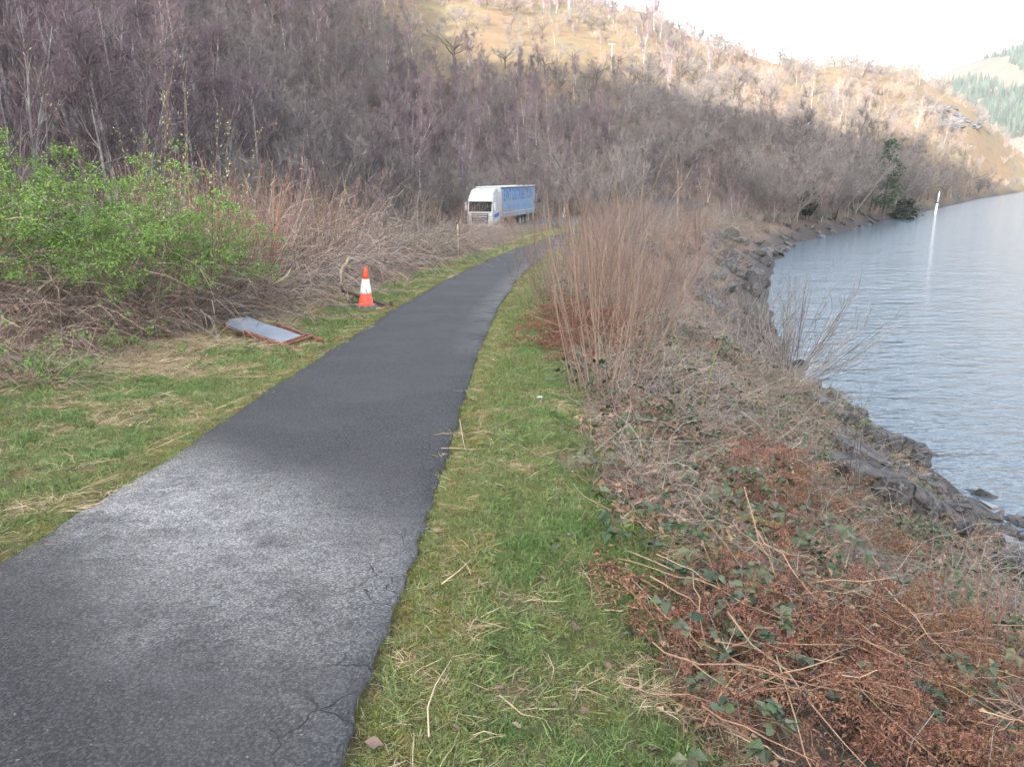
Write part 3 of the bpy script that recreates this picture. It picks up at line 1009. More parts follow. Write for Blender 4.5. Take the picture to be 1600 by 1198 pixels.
x, y = at_dist(1418, 124); evergreen(x, y, 3.8, 2.0, 'blackish ivy covered tree leaning over the shore by the white post', 'ivy_tree', M_IVY, 5, 800)

# conifer plantation on the far hill
mb = MB()
for z0, z1, w0 in ((0, 5, 2.3), (3, 8, 1.9), (6, 11, 1.3), (9, 14, .8)):
    a = np.arange(7) * 2 * np.pi / 7
    v = [(0, 0, z1)] + [(math.cos(q) * w0 * (.8 + .3 * (i % 2)), math.sin(q) * w0 * (.8 + .3 * (i % 2)), z0) for i, q in enumerate(a)]
    mb.add(v, np.array([(0, 1 + i, 1 + (i + 1) % 7) for i in range(7)]), .5)
con = mb.mesh('conifer', tintmat('conifer', (.025, .042, .032), (.05, .07, .05), .8, .45, .02))
me = forest_hill.data
cv = np.zeros(len(me.vertices) * 3); me.vertices.foreach_get('co', cv); cv = cv.reshape(90, -1, 3)
pts = []
for _ in range(26000):
    i, j = trng.uniform(0, 88.9), trng.uniform(0, cv.shape[1] - 1.01)
    a, b = int(i), int(j)
    f, g = i - a, j - b
    p = (cv[a, b] * (1 - g) + cv[a, b + 1] * g) * (1 - f) + (cv[a + 1, b] * (1 - g) + cv[a + 1, b + 1] * g) * f
    if p[2] < 5: continue
    q = wavy(p[0], p[2] * 2.2, 330, o=10) + .6 * wavy(p[0], p[2], 90, o=2)
    if q > -.28: pts.append(p)
pts = np.array(pts)
cf = scatter('conifer_forest', [con], pts, euler_rand(len(pts), .02), rng.uniform(.35, 1.0, len(pts)), np.zeros(len(pts), int))
tag(cf, 'hazy blue green conifer plantation on the far hillside', 'forest', kind='stuff')

# ------------------------------------------------------------------ verge grass
def grass_clump(seed, n, h0, h1, rad, lean, w0, curl=.9):
    global rng
    keep = rng; rng = np.random.default_rng(seed)
    a = rng.uniform(0, 6.28, n); q = np.sqrt(rng.random(n)) * rad
    base = np.stack([np.cos(a) * q, np.sin(a) * q, np.full(n, -.006)], 1)
    d = np.concatenate([rng.normal(0, lean, (n, 2)), np.ones((n, 1))], 1)
    P = grow(base, d, rng.uniform(h0, h1, n), 4, curl, .12)
    P[:, :, 2] = np.maximum(P[:, :, 2], -.004 + .006 * rng.random((n, 1)))
    mb = MB().ribbons(P, np.array([1., .9, .6, .08])[None] * w0 * rng.uniform(.7, 1.3, (n, 1)), rng.random(n))
    rng = keep
    return mb
M_GRASS = tintmat('grass_blades', (.09, .125, .038), (.205, .265, .095), .6, .22, .02, .25)
M_LUSH = tintmat('lush_grass', (.07, .128, .034), (.165, .245, .08), .55, .2, .015, .3)
M_MOSSY = tintmat('mossy_grass', (.14, .14, .025), (.24, .22, .06), .8, .2, .02, .2)
M_STRAW = tintmat('dead_grass', (.26, .19, .11), (.50, .41, .27), .8, .22, .015, .2)
M_OLDGRASS = tintmat('faded_grass', (.16, .15, .06), (.30, .27, .13), .8, .2, .02, .2)
GP = []
for i in range(3): GP.append(grass_clump(10 + i, 46, .035, .085, .085, .45, .0042, 1.0).mesh('grass_tuft', M_GRASS))
for i in range(2): GP.append(grass_clump(20 + i, 52, .045, .10, .075, .42, .0044, .9).mesh('grass_tuft', M_LUSH))
for i in range(2): GP.append(grass_clump(30 + i, 60, .015, .035, .08, .8, .004, .8).mesh('grass_tuft', M_MOSSY))
for i in range(3): GP.append(grass_clump(40 + i, 34, .10, .24, .10, 1.3, .0038, 2.2).mesh('grass_tuft', M_STRAW))
for i in range(2): GP.append(grass_clump(50 + i, 44, .03, .08, .085, .7, .004, 1.3).mesh('grass_tuft', M_OLDGRASS))
I_GR, I_LU, I_MO, I_ST, I_OL = [0, 1, 2], [3, 4], [5, 6], [7, 8, 9], [10, 11]

def verge_points(n, y0, y1, u0, u1, seed):
    r = np.random.default_rng(seed)
    y = r.uniform(y0, y1, n)
    u = r.uniform(u0, u1, n)
    sl = np.gradient(PX, PY)
    m = np.interp(y, PY, sl)
    c = 1 / np.sqrt(1 + m * m)
    return np.interp(y, PY, PX) + u * c, y - u * m * c, u, r

gp, gs, gk, grr = [], [], [], []
def sow(n, y0, y1, u0, u1, seed, sc, side):
    x, y, u, r = verge_points(n, y0, y1, u0, u1, seed)
    au = np.abs(u)
    patch = wavy(x, y, 1.35, o=2) + .8 * wavy(x, y, .55, o=14) + .4 * r.normal(size=n)
    straw = wavy(x, y, 1.9, o=9) + .7 * wavy(x, y, .7, o=22) + .35 * r.normal(size=n)
    edge = au - .97
    outer = (au - np.where(y < 8, 2.0 if side > 0 else 3.1, 1.9)) / .5
    k = np.empty(n, int)
    q = r.random(n)
    for i in range(n):
        if edge[i] < .30 + .10 * patch[i]:
            k[i] = r.choice(I_MO * 3 + I_OL * 2 + I_ST[:1]) if q[i] < .8 else r.choice(I_GR)
        elif outer[i] + .5 * straw[i] > .55: k[i] = r.choice(I_ST * 2 + I_OL)
        elif straw[i] > (.56 if side > 0 else .16): k[i] = r.choice(I_ST + I_OL * 2)
        elif patch[i] < -.55: k[i] = r.choice(I_MO + I_OL + I_GR)
        elif patch[i] > .30: k[i] = r.choice(I_LU + I_GR[:1])
        else: k[i] = r.choice(I_GR * 2 + I_OL[:1])
    keep = (q > .3 * (edge < .10)) & (edge > .0)
    gp.append(np.stack([x, y, G(x, y)], 1)[keep]); gk.append(k[keep])
    gs.append((sc * r.uniform(.7, 1.25, n) * np.where(edge < .25, .75, 1))[keep])
    grr.append(np.stack([r.normal(0, .15, n), r.normal(0, .15, n), r.uniform(0, 6.28, n)], 1)[keep])
sow(4200, .4, 5.2, .97, 2.5, 1, .72, 1)
sow(1500, .4, 5.2, .96, 1.30, 8, .8, 1)
sow(900, 5.2, 14, .96, 1.35, 9, 1.0, 1)
sow(900, 2.2, 9, -1.3, -.97, 10, .9, -1)
sow(3400, 5.2, 13, .97, 2.7, 2, .9, 1)
sow(2600, 13, 34, .97, 2.9, 3, 1.35, 1)
sow(1500, 34, 60, .97, 2.9, 4, 1.9, 1)
sow(4600, 2.2, 8.5, -4.1, -.97, 5, .9, -1)
sow(3600, 8.5, 20, -3.2, -.97, 6, 1.25, -1)
sow(2200, 20, 62, -2.5, -.97, 7, 1.8, -1)
gp, grr, gs, gk = (np.concatenate(q) for q in (gp, grr, gs, gk))
_ok = np.ones(len(gp), bool)
for q, rad in ((ground_at(415, 520), .52), (ground_at(455, 536), .22), (ground_at(385, 510), .35), (ground_at(572, 482), .24)):
    _ok &= np.hypot(gp[:, 0] - q[0], gp[:, 1] - q[1]) > rad
gp, grr, gs, gk = gp[_ok], grr[_ok], gs[_ok], gk[_ok]
g = scatter('verge_grass', GP, gp, grr, gs, gk)
tag(g, 'short green grass, moss and straw on both verges of the path', 'grass', kind='stuff')

# ------------------------------------------------------------------ tangled undergrowth
M_CANE = tintmat('dead_canes', (.075, .05, .042), (.42, .32, .25), .75, .25, .02, .3)
M_CANE2 = tintmat('grey_stems', (.065, .056, .054), (.34, .295, .26), .8, .2, .015, .25)
M_TANST = tintmat('tan_red_stems', (.125, .08, .065), (.285, .195, .15), .7, .2, .02, .3)
M_REDST = tintmat('red_stems', (.15, .075, .055), (.31, .19, .135), .65, .2, .02, .35)
M_BRLEAF = tintmat('bramble_leaves', (.018, .045, .02), (.07, .125, .05), .45, .35, .03, .35, c3=(.12, .07, .05))
M_DEADLEAF = tintmat('dead_leaves', (.13, .07, .04), (.34, .24, .16), .8, .25, .02, .2)
M_RUST = tintmat('dead_bracken', (.10, .048, .034), (.31, .168, .112), .85, .22, .015, .15)
M_STALK = tintmat('bracken_stalks', (.24, .14, .085), (.46, .32, .21), .6, .15, .015, .3)
M_GREEN = tintmat('spring_leaves', (.055, .115, .02), (.24, .37, .078), .5, .15, .02, .35)
M_CATKIN = tintmat('catkins', (.22, .24, .09), (.42, .42, .24), .8, .15, .02, .2)

def tangle(seed, n, rad, l0, l1, hmax, mat, rr=.0032, leafn=0, lmat=None):
    global rng
    keep = rng; rng = np.random.default_rng(seed)
    a = rng.uniform(0, 6.28, n); q = np.sqrt(rng.random(n)) * rad
    base = np.stack([np.cos(a) * q, np.sin(a) * q, rng.uniform(-.02, hmax, n)], 1)
    d = np.concatenate([rng.normal(0, 1, (n, 2)), rng.normal(.25, .4, (n, 1))], 1)
    L = rng.uniform(l0, l1, n)
    P = grow(base, d, L, 5, .55, .22)
    mb = MB().tubes(P, rr * rng.uniform(.45, 1.25, (n, 1)) * np.linspace(1, .5, 5)[None], 3, rng.random(n))
    t = rng.uniform(.2, 1, (n, 3)); p, tg = along(P, t); p = p.reshape(-1, 3); tg = tg.reshape(-1, 3)
    mb.slivers(p, p + unit(tg + .9 * rand_dir(len(p))) * rng.uniform(.05, .2, (len(p), 1)), rr * 1.1, rng.random(len(p)))
    if leafn:
        p = np.stack([rng.normal(0, rad * .6, leafn), rng.normal(0, rad * .6, leafn), rng.uniform(0, hmax * 1.3, leafn)], 1)
        mb.leaves(p, np.concatenate([rng.normal(size=(leafn, 2)), rng.normal(0, .4, (leafn, 1))], 1), rng.uniform(.03, .065, leafn), rng.uniform(.02, .04, leafn), rng.random(leafn), 1)
    rng = keep
    return mb.mesh('tangle', [mat] + ([lmat] if lmat else []))
def leaf_spray(seed, n, rad, size, mat, h=.18):
    global rng
    keep = rng; rng = np.random.default_rng(seed)
    mb = MB()
    m = n // 3
    c = np.stack([rng.normal(0, rad, m), rng.normal(0, rad, m), rng.uniform(.02, h, m)], 1)
    az = rng.uniform(0, 6.28, m)
    for k in (-1, 0, 1):
        d = np.stack([np.cos(az + k * 1.15), np.sin(az + k * 1.15), rng.uniform(-.35, .2, m)], 1)
        mb.leaves(c, d, size * rng.uniform(.7, 1.2, m), size * .72 * rng.uniform(.8, 1.2, m), rng.random(m), 0)
    mb.tubes(grow(np.c_[c[:, :2] * .4, np.zeros(m)], c - np.c_[c[:, :2] * .4, np.zeros(m)] + .02, np.linalg.norm(c - np.c_[c[:, :2] * .4, np.zeros(m)], axis=1), 3, 0, .05), .0018, 3, .4, 1)
    rng = keep
    return mb.mesh('leaf_spray', [mat, M_REDST])
UP = [tangle(60, 46, .32, .25, .75, .16, M_CANE, leafn=26, lmat=M_DEADLEAF), tangle(61, 46, .34, .25, .8, .18, M_CANE2, leafn=18, lmat=M_DEADLEAF),
      tangle(62, 40, .3, .2, .6, .14, M_REDST, leafn=20, lmat=M_DEADLEAF), tangle(63, 54, .3, .15, .55, .10, M_STRAW, .0026),
      leaf_spray(64, 36, .17, .075, M_BRLEAF, .26), leaf_spray(65, 27, .19, .08, M_BRLEAF, .28), tangle(66, 30, .4, .5, 1.3, .3, M_CANE2, .0036), tangle(67, 40, .26, .06, .3, .05, M_CANE, .003, 90, M_DEADLEAF)]
BRACKEN_AREAS = [(1.4, 2.7, .75), (2.3, 2.8, .75), (2.0, 5.3, .7), (1.0, 11.5, .7)]
def bank_points(n, y0, y1, seed, smin_=1.2):
    r = np.random.default_rng(seed)
    y = r.uniform(y0, y1, n)
    x0 = np.interp(y, PY, PX) + 2.15
    x1 = np.interp(y, SH[:, 1], SH[:, 0]) - smin_
    x = x0 + (x1 - x0) * r.random(n)
    return x, y, r
up_, us_, uk_ = [], [], []
for (n, y0, y1, seed, sc) in ((800, 1.0, 7, 1, .62), (1050, 7, 16, 2, .8), (1400, 16, 36, 3, 1.1), (1500, 36, 84, 4, 1.7)):
    x, y, r = bank_points(n, y0, y1, seed)
    lf = wavy(x, y, 2.3, o=3) + .6 * wavy(x, y, .9, o=16)
    s = shore_dist(x, y)
    k = np.where(r.random(n) < .55, r.choice([0, 1, 1, 1, 2], n), r.choice([1, 1, 3, 6, 6], n))
    k = np.where((lf > -.12) & (r.random(n) < .72) & (s > 2.6), r.choice([4, 5], n), k)
    keep = r.random(n) < np.clip((s - 1.2) / 3.6, .05, 1) * np.where((y > 24) & (s < 6.5), .5, 1)
    for pg in BRACKEN_AREAS: keep &= (np.hypot(x - pg[0], y - pg[1]) > pg[2]) | (r.random(n) < .12)
    up_.append(np.stack([x, y, G(x, y)], 1)[keep]); us_.append((sc * r.uniform(.7, 1.3, n) * np.where(k >= 4, np.where(k == 6, 1, .9), 1))[keep]); uk_.append(k[keep])
x, y, r = bank_points(1900, .8, 18, 12, 1.6)
up_.append(np.stack([x, y, G(x, y)], 1)); us_.append(r.uniform(.7, 1.2, 1900)); uk_.append(np.where(r.random(1900) < .66, 7, r.choice([4, 5], 1900)))
# foot of the left thicket
r = np.random.default_rng(9)
n = 2600
x, y, u, r = verge_points(n, 2.5, 48, -9.0, -2.6, 9)
kk = u < -3.6 + .8 * sstep(8, 14, y) + .5 * sstep(18, 26, y)
x, y, u = x[kk], y[kk], u[kk]; n = len(x)
k = r.choice([0, 0, 1, 3, 3, 6, 2], n)
up_.append(np.stack([x, y, G(x, y)], 1)); us_.append(r.uniform(.8, 1.4, n)); uk_.append(k)
up_ = np.concatenate(up_); _us = np.concatenate(us_); _uk = np.concatenate(uk_)
_ok = np.ones(len(up_), bool)
for q, rad in ((ground_at(415, 520), .75), (ground_at(455, 536), .5), (ground_at(385, 505), .6), (ground_at(572, 482), .6), (ground_at(545, 468), .55), (ground_at(605, 482), .5)):
    _ok &= np.hypot(up_[:, 0] - q[0], up_[:, 1] - q[1]) > rad
up_ = up_[_ok]; us_ = [_us[_ok]]; uk_ = [_uk[_ok]]; us_ = np.concatenate(us_); uk_ = np.concatenate(uk_)
ug = scatter('undergrowth', UP, up_, euler_rand(len(up_), .25), us_, uk_)
tag(ug, 'tangle of dead stems, litter and bramble leaves over the bank', 'undergrowth', kind='stuff')

# ------------------------------------------------------------------ bushes
def stems_mesh(seed, n, R, h0, h1, spread, arch, rad, mat, twigs=4, tl=(.12, .4), base_r=.35, wob=.1, tipw=.006, K=7, tw_up=.4):
    """a clump of canes with side twigs"""
    global rng
    keep = rng; rng = np.random.default_rng(seed)
    a = rng.uniform(0, 6.28, n); q = np.sqrt(rng.random(n)) * R
    base = np.stack([np.cos(a) * q * base_r, np.sin(a) * q * base_r, np.full(n, -.05)], 1)
    d = np.stack([np.cos(a) * spread * q / R, np.sin(a) * spread * q / R, np.ones(n)], 1) + rng.normal(0, .1, (n, 3))
    L = rng.uniform(h0, h1, n)
    P = grow(base, d, L, K, arch, wob)
    P[..., 2] = np.maximum(P[..., 2], -.03)
    mb = MB().tubes(P, rad * rng.uniform(.55, 1.3, (n, 1)) * np.linspace(1, .3, K)[None], 3, rng.random(n))
    if twigs:
        t = rng.uniform(.25, 1, (n, twigs)); p, tg = along(P, t); p = p.reshape(-1, 3); tg = tg.reshape(-1, 3)
        d2 = unit(tg + .8 * rand_dir(len(p)) + np.array([0, 0, tw_up]))
        Q = grow(p, d2, rng.uniform(*tl, len(p)), 3, arch * .3, .12)
        mb.ribbons(Q, np.array([1, .8, .2])[None] * tipw, rng.random(len(p)))
    rng = keep
    return mb, P

def bush(name, label, x, y, mesh, mat_s=1.0, rz=0.0, cat='bush', group=None, extra=(), sink=.0, zs=1.0, part='canes'):
    t = empty(name, (x, y, float(G(x, y)) - sink), rz, label, cat, group)
    t.scale = (mat_s, mat_s, mat_s * zs)
    link(part, mesh, t)
    for nm, me in extra:
        link(nm, me, t, kind='stuff')
    return t

# bramble mounds on the left: arching dead canes
BR = []
for i in range(4):
    mb, P = stems_mesh(700 + i, 300, 1.25, 1.2, 2.9, 1.0, 1.3, .0075, M_CANE if i % 2 else M_CANE2, 4, (.1, .4), .75, .17, .011)
    mb2 = MB()
    k = np.random.default_rng(i)
    pp = P[k.integers(0, len(P), 260), k.integers(1, 7, 260)]
    mb2.leaves(pp, k.normal(size=(260, 3)), k.uniform(.03, .06, 260), k.uniform(.02, .035, 260), k.random(260))
    BR.append((mb.mesh('bramble_canes', M_CANE if i % 2 else M_CANE2), mb2.mesh('bramble_dead_leaves', M_DEADLEAF)))
_m, _P = stems_mesh(720, 620, 1.2, .8, 2.3, 1.1, 1.9, .0042, M_CANE, 5, (.08, .3), .8, .2, .006)
BRN = _m.mesh('bramble_canes', M_CANE)
def ux(u, y):
    return float(np.interp(y, PY, PX) + u)
BRL = [(-4.9, 4.6, 1.0, 'brown bramble mound spilling in at the left edge of the picture'),
       (-5.6, 6.6, 1.05, 'grey brown bramble mound below the left end of the green shrub'),
       (-4.75, 7.9, .85, 'tangled bramble mound on the verge left of the fallen sign'),
       (-5.05, 9.9, .85, 'arching bramble mound right behind the fallen sign'),
       (-4.5, 11.8, .95, 'brown bramble mound between the fallen sign and the cone'),
       (-4.5, 14.2, .95, 'bramble mound directly left of the traffic cone'),
       (-4.6, 16.8, 1.0, 'bramble mound with a broken pale branch behind the cone'),
       (-4.7, 19.6, 1.0, 'dull brown bramble mound beyond the cone'),
       (-4.7, 22.8, 1.05, 'rounded bramble mound halfway along the hedge'),
       (-4.7, 26.5, 1.05, 'greyish bramble mound on the hedge before the lorry'),
       (-4.7, 30.8, 1.1, 'low bramble mound left of the pale stake by the lorry'),
       (-4.8, 35.5, 1.05, 'bramble mound in front of the lorry cab'),
       (-4.9, 40.5, 1.0, 'low bramble mound in front of the lorry trailer'),
       (-5.2, 46, .95, 'last bramble mound before the bend in the path')]
for i, (u, y, s, lab) in enumerate(BRL):
    c, dl = BR[i % 4]
    if y < 10: c = BRN
    zs = 1.0 if y < 12 else (1.35 if y < 24 else 1.3)
    if y > 33: zs = .8
    u += .45 * min(1, max(0, (y - 9) / 4)) + .55 * min(1, max(0, (y - 18) / 8))
    bush('bramble_bush', lab, ux(u, y), y, c, s, i * 1.7, 'bush', 'bramble mounds along the left hedge', [('dead_leaf', dl)] if False else [('dead_leaves', dl)], zs=zs)
for i, (u, y) in enumerate([(-6.2, 57), (-7.2, 61), (-7.6, 66), (-8.2, 63)]):
    bush('bramble_bush', 'low bramble mound hiding the %s' % ['wheels of the lorry cab', 'bumper of the lorry', 'left corner of the lorry bumper', 'wheels of the lorry trailer'][i], ux(u, y), y, BR[i][0], 1.15, i * 1.1, 'bush', 'low bramble mounds in front of the lorry', zs=.34)
for i, (u, y, s, zs) in enumerate([(-6.6, 9, 1.1, 1.1), (-6.5, 12.5, 1.1, 1.15), (-6.6, 16, 1.15, 1.2), (-6.7, 20, 1.2, 1.15), (-6.8, 25, 1.2, 1.1), (-6.8, 30, 1.2, .85), (-7, 36, 1.1, .6)]):
    c, dl = BR[(i + 1) % 4]
    bush('bramble_bush', 'taller bramble thicket at the back of the left hedge, %s' % ['behind the green shrub', 'behind the red willow stems', 'behind the second catkin willow', 'left of the leaning bare stems', 'halfway to the lorry', 'just before the lorry cab', 'beside the lorry cab'][i],
         ux(u, y), y, c, s, i * 2.3, 'bush', 'bramble thicket at the back of the hedge', [('dead_leaves', dl)], zs=zs)

# leafy green shrub at the left
def leafy(seed, n_st, R, h0, h1, nleaf, low=.35, arch=.9):
    global rng
    mb, P = stems_mesh(seed, n_st, R, h0, h1, .9, arch, .0048, M_CANE, 5, (.2, .6), .6, .13, .006)
    keep = rng; rng = np.random.default_rng(seed + 1)
    nc = nleaf // 12
    i = rng.integers(0, len(P), nc)
    t = low + (1 - low) * rng.random(nc) ** .6
    p, tg = along(P[i], t[:, None]); p = np.repeat(p[:, 0] + rng.normal(0, .07, (nc, 3)), 12, 0); nleaf = len(p)
    p = p + rng.normal(0, .045, (nleaf, 3)) * np.array([1.3, 1.3, .6])
    if h1 > 1.5: p = p[p[:, 2] > .75 + .35 * rng.random(nleaf)]; nleaf = len(p)
    lf = MB()
    for k in range(3):
        d = rng.normal(size=(nleaf, 3)) * np.array([1, 1, .45])
        lf.leaves(p + rng.normal(0, .02, (nleaf, 3)), d, rng.uniform(.022, .048, nleaf), rng.uniform(.014, .028, nleaf), np.clip(.25 + .6 * (p[:, 2] / h1) + rng.normal(0, .2, nleaf), 0, 1))
    rng = keep
    return mb.mesh('shrub_canes', M_CANE), lf.mesh('shrub_leaves', M_GREEN)
LF = [leafy(800 + i, 105, 1.35, 1.6, 2.9, 9600, .5, 1.35) for i in range(3)]
for i, (x, y, s, zs, lab) in enumerate([(-7.1, 9.2, 1.0, 1.1, 'fresh green leafy shrub cut by the left edge of the picture'),
                                        (-6.1, 10.0, 1.0, 1.1, 'broad fresh green leafy shrub with a flat spreading top'),
                                        (-5.9, 12.4, .9, 1.1, 'fresh green leafy shrub reaching right under the catkin willow'),
                                        (-7.9, 10.4, 1.0, 1.2, 'tall green leafy shrub behind the left edge'),
                                        (-5.2, 10.6, .75, 1.15, 'fresh green leafy shrub at the foot of the tall catkin willow'),
                                        (-6.6, 11.4, 1.1, 1.15, 'fresh green leafy shrub behind the broad flat topped one'),
                                        (-5.1, 12.0, .6, 1.25, 'small fresh green leafy shrub at the right end of the row')]):
    bush('rose_bush', lab, x, y, LF[i % 3][0], s, i * 2.1, 'shrub', 'fresh green shrubs at the left', [('foliage', LF[i % 3][1])], zs=zs)
LFs = leafy(820, 30, .7, .5, 1.1, 520, .3, 1.6)
for i, (x, y, s, lab) in enumerate([(-4.9, 7.4, .9, 'small light green bramble regrowth below the leafy shrub'),
                                    (-4.6, 8.9, .7, 'low light green sprig left of the fallen sign'),
                                    (-5.7, 6.9, .8, 'low green sprig among dead canes at the left')]):
    bush('bramble_regrowth', lab, x, y, LFs[0], s, i * 1.9, 'plant', None, [('foliage', LFs[1])])

# upright willows
def willow(seed, n, R, h0, h1, spread, mat, rad=.0075, cat=0, twigs=5, arch=-.25, tl=(.25, .8), lo=.45, base_r=.4, wob=.055, tipw=.006):
    global rng
    mb, P = stems_mesh(seed, n, R, h0, h1, spread, arch, rad, mat, twigs, tl, base_r, wob, tipw, 8, .9)
    ex = []
    if cat:
        keep = rng; rng = np.random.default_rng(seed + 5)
        i = rng.integers(0, n, cat)
        p, tg = along(P[i], rng.uniform(lo, 1, cat)[:, None]); p = p[:, 0] + rng.normal(0, .03, (cat, 3))
        lf = MB().leaves(p, tg[:, 0] + .5 * rng.normal(size=(cat, 3)), rng.uniform(.03, .06, cat), rng.uniform(.014, .022, cat), rng.random(cat))
        rng = keep
        ex = [('catkins', lf.mesh('willow_catkins', M_CATKIN))]
    return mb.mesh('willow_stems', mat), ex
m1, e1 = willow(900, 20, .9, 2.4, 3.9, .38, M_TANST, .009, 900)
bush('willow_bush', 'tall catkin willow rising out of the green leafy shrub', -4.75, 11.0, m1, 1.0, 0, 'shrub', None, e1, part='stems')
m2, e2 = willow(901, 34, 1.0, 1.6, 3.1, .4, M_TANST, .011, 800)
bush('willow_bush', 'catkin willow with many upright stems left of the lorry', -4.35, 18.0, m2, 1.0, 0, 'shrub', None, e2, part='stems')
m3, e3 = willow(902, 75, 1.3, 1.5, 2.9, .35, M_REDST, .0105, 0, 4)
bush('willow_bush', 'reddish upright willow stems right of the green shrub', -4.75, 13.4, m3, .95, 0, 'shrub', None, e3, part='stems')
bush('willow_bush', 'lower reddish willow stems behind the first bramble mounds', -5.2, 15.6, m3, .9, 2.2, 'shrub', None, e3, part='stems')
for i, (u, y, s, lab) in enumerate([(-6.0, 21, .95, 'reddish brown willow thicket left of the lorry'), (-6.4, 26, 1.0, 'dull red willow thicket close before the lorry'),
                                    (-6.0, 31, .8, 'low red brown willow stems beside the lorry cab'), (-4.3, 15.3, .8, 'red willow stems standing behind the mound left of the cone'), (-4.0, 20.5, .75, 'reddish stems half way along the left hedge'), (-7.6, 19, 1.1, 'bare red willow stems deep in the left hedge'),
                                    (-7.4, 56, .9, 'tan willow stems at the tail of the lorry'), (-6.4, 62, .8, 'pale tan stems beyond the tail of the lorry')]):
    bush('willow_bush', lab, ux(u, y), y, m3, s, i * 1.3, 'shrub', 'red stemmed willows in the left hedge', part='stems')
m4, _ = willow(903, 14, .6, 1.8, 3.6, .3, M_CANE2, .008, 0, 6)
for i, (u, y, s, lab) in enumerate([(-6.2, 12.2, 1.0, 'thin bare stems standing above the red willow'), (-6.5, 23, 1.0, 'thin bare grey stems above the hedge left of the lorry'),
                                    (-5.6, 8.9, .75, 'pale leaning dead stems at the left edge of the thicket')]):
    bush('sapling', lab, ux(u, y), y, m4, s, i, 'sapling', part='stems')

# right of the path: slender stems on the crest of the bank
m5, _ = willow(910, 34, .75, 1.3, 2.25, .30, M_TANST, .0066, 0, 8, -.2, (.25, .7), base_r=.45, wob=.05)
m6, _ = willow(911, 92, 1.15, 1.2, 2.4, .42, M_TANST, .006, 0, 8, -.2, (.25, .7), base_r=.8, wob=.06)
m7, _ = willow(912, 70, 1.2, 1.0, 2.2, .6, M_CANE2, .008, 0, 8, -.1, (.25, .7), base_r=.8, wob=.08, tipw=.01)
RB = [(.95, 7.6, m5, .98, 'slender red brown stems rising in front on the bank crest'),
      (1.15, 12.6, m6, .88, 'dense red brown twiggy bush beside the right verge'),
      (2.15, 13.8, m6, .92, 'dense pinkish twiggy bush behind the slender stems'),
      (1.75, 17.5, m6, 1.0, 'tan topped twiggy bush by the bend of the path'),
      (3.0, 19.5, m6, .95, 'bare twiggy bush on the bank behind the pink bush'),
      (2.6, 24.5, m7, 1.0, 'greyish twiggy bush beside the path bend'),
      (3.6, 31, m6, 1.05, 'tan twiggy bush at the end of the right verge'),
      (5.2, 38, m7, 1.1, 'grey twigs beside the far end of the path'),
      (7.4, 37, m6, .95, 'reddish low bush at the top of the rocky bank'),
      (9.6, 42, m6, .95, 'rust red bush on the far rocky bank'),
      (8.0, 50, m7, 1.2, 'grey twiggy bush above the far rocky bank'),
      (12.5, 53, m6, 1.05, 'red brown bush half way down the far bank'),
      (14.5, 66, m7, 1.3, 'grey twiggy bush under the straight alder'),
      (19.5, 72, m7, 1.3, 'low grey bush where the shore turns right'),
      (4.9, 43.5, m6, 1.0, 'tan stems beside the end of the visible path'),
      (6.3, 48, m7, 1.15, 'grey twigs closing the view past the bend'),
      (8.6, 54, m6, 1.2, 'tan bush between the bend and the rocky bank'),
      (10.4, 59, m7, 1.35, 'grey brown bush behind the top of the rocky bank'),
      (13.5, 70, m7, 1.5, 'tall grey twigs before the roadside wood'),
      (17, 78, m6, 1.5, 'tan twigs at the corner of the shore wood'),
      (7.5, 58, m6, 1.2, 'tan twigs right of the bend in the path'),
      (11, 64, m7, 1.5, 'tall grey twigs in front of the alder')]
for i, (x, y, m, s, lab) in enumerate(RB):
    bush('twiggy_bush', lab, x, y, m, s, i * 1.1, 'bush', 'bare bushes on the lakeside bank', part='stems', sink=.05)
# shrub fanning out over the water
mb, _ = stems_mesh(930, 84, .9, 1.8, 3.5, 1.15, -.1, .012, M_CANE2, 8, (.3, .9), .35, .07, .011, 8, .4)
sh = bush('willow_bush', 'grey willow fanning out from the rocks over the water', 7.6, 20.6, mb.mesh('willow_stems', M_CANE2), 1.0, .4, 'shrub', part='stems')
sh.rotation_euler = (R_(-6), R_(24), .3)
mb, _ = stems_mesh(931, 34, .8, 1.2, 2.4, .8, -.1, .006, M_CANE2, 8, (.3, .7), .5, .08, .005, 8, .4)
lm = mb.mesh('willow_stems', M_CANE2)
for i, (x, y, s, lab) in enumerate([(6.6, 23.5, 1.1, 'grey twiggy willow behind the fanning shore willow'), (5.3, 17.5, .8, 'low grey twigs on the lower bank'),
                                    (6.4, 29, 1.2, 'greyish twigs half way down the bank'), (8.6, 33, 1.2, 'grey shore willow by the grey rocks')]):
    bush('willow_bush', lab, x, y, lm, s, i * 2, 'shrub', 'grey willows low on the bank', part='stems')
mb, _ = stems_mesh(940, 7, .25, .7, 1.25, .25, -.2, .006, M_REDST, 7, (.05, .16), .6, .05, .006, 7, .4)
rs = mb.mesh('red_sapling_stems', M_REDST)
for x, y, s, lab in [(3.45, 4.95, 1.0, 'red budding stems standing right of the bracken'), (3.05, 4.75, .85, 'shorter red budding stems behind the bracken'), (2.45, 6.4, .55, 'small red stems among the brambles')]:
    bush('sapling', lab, x, y, rs, s, x, 'sapling', part='stems')
mb, _ = stems_mesh(941, 2, .1, 1.3, 1.6, .12, 0, .008, M_OLDGRASS, 10, (.06, .2), .5, .04, .006, 8, .4)
bush('sapling', 'pale green upright shoot on the bank right of the slender stems', 1.95, 8.0, mb.mesh('green_shoot', M_OLDGRASS), .95, 0, 'sapling', part='stems')
mb, _ = stems_mesh(942, 3, .2, 1.0, 1.6, .3, 0, .006, M_DARKBARK, 6, (.2, .5), .6, .06, .005, 8, .4)
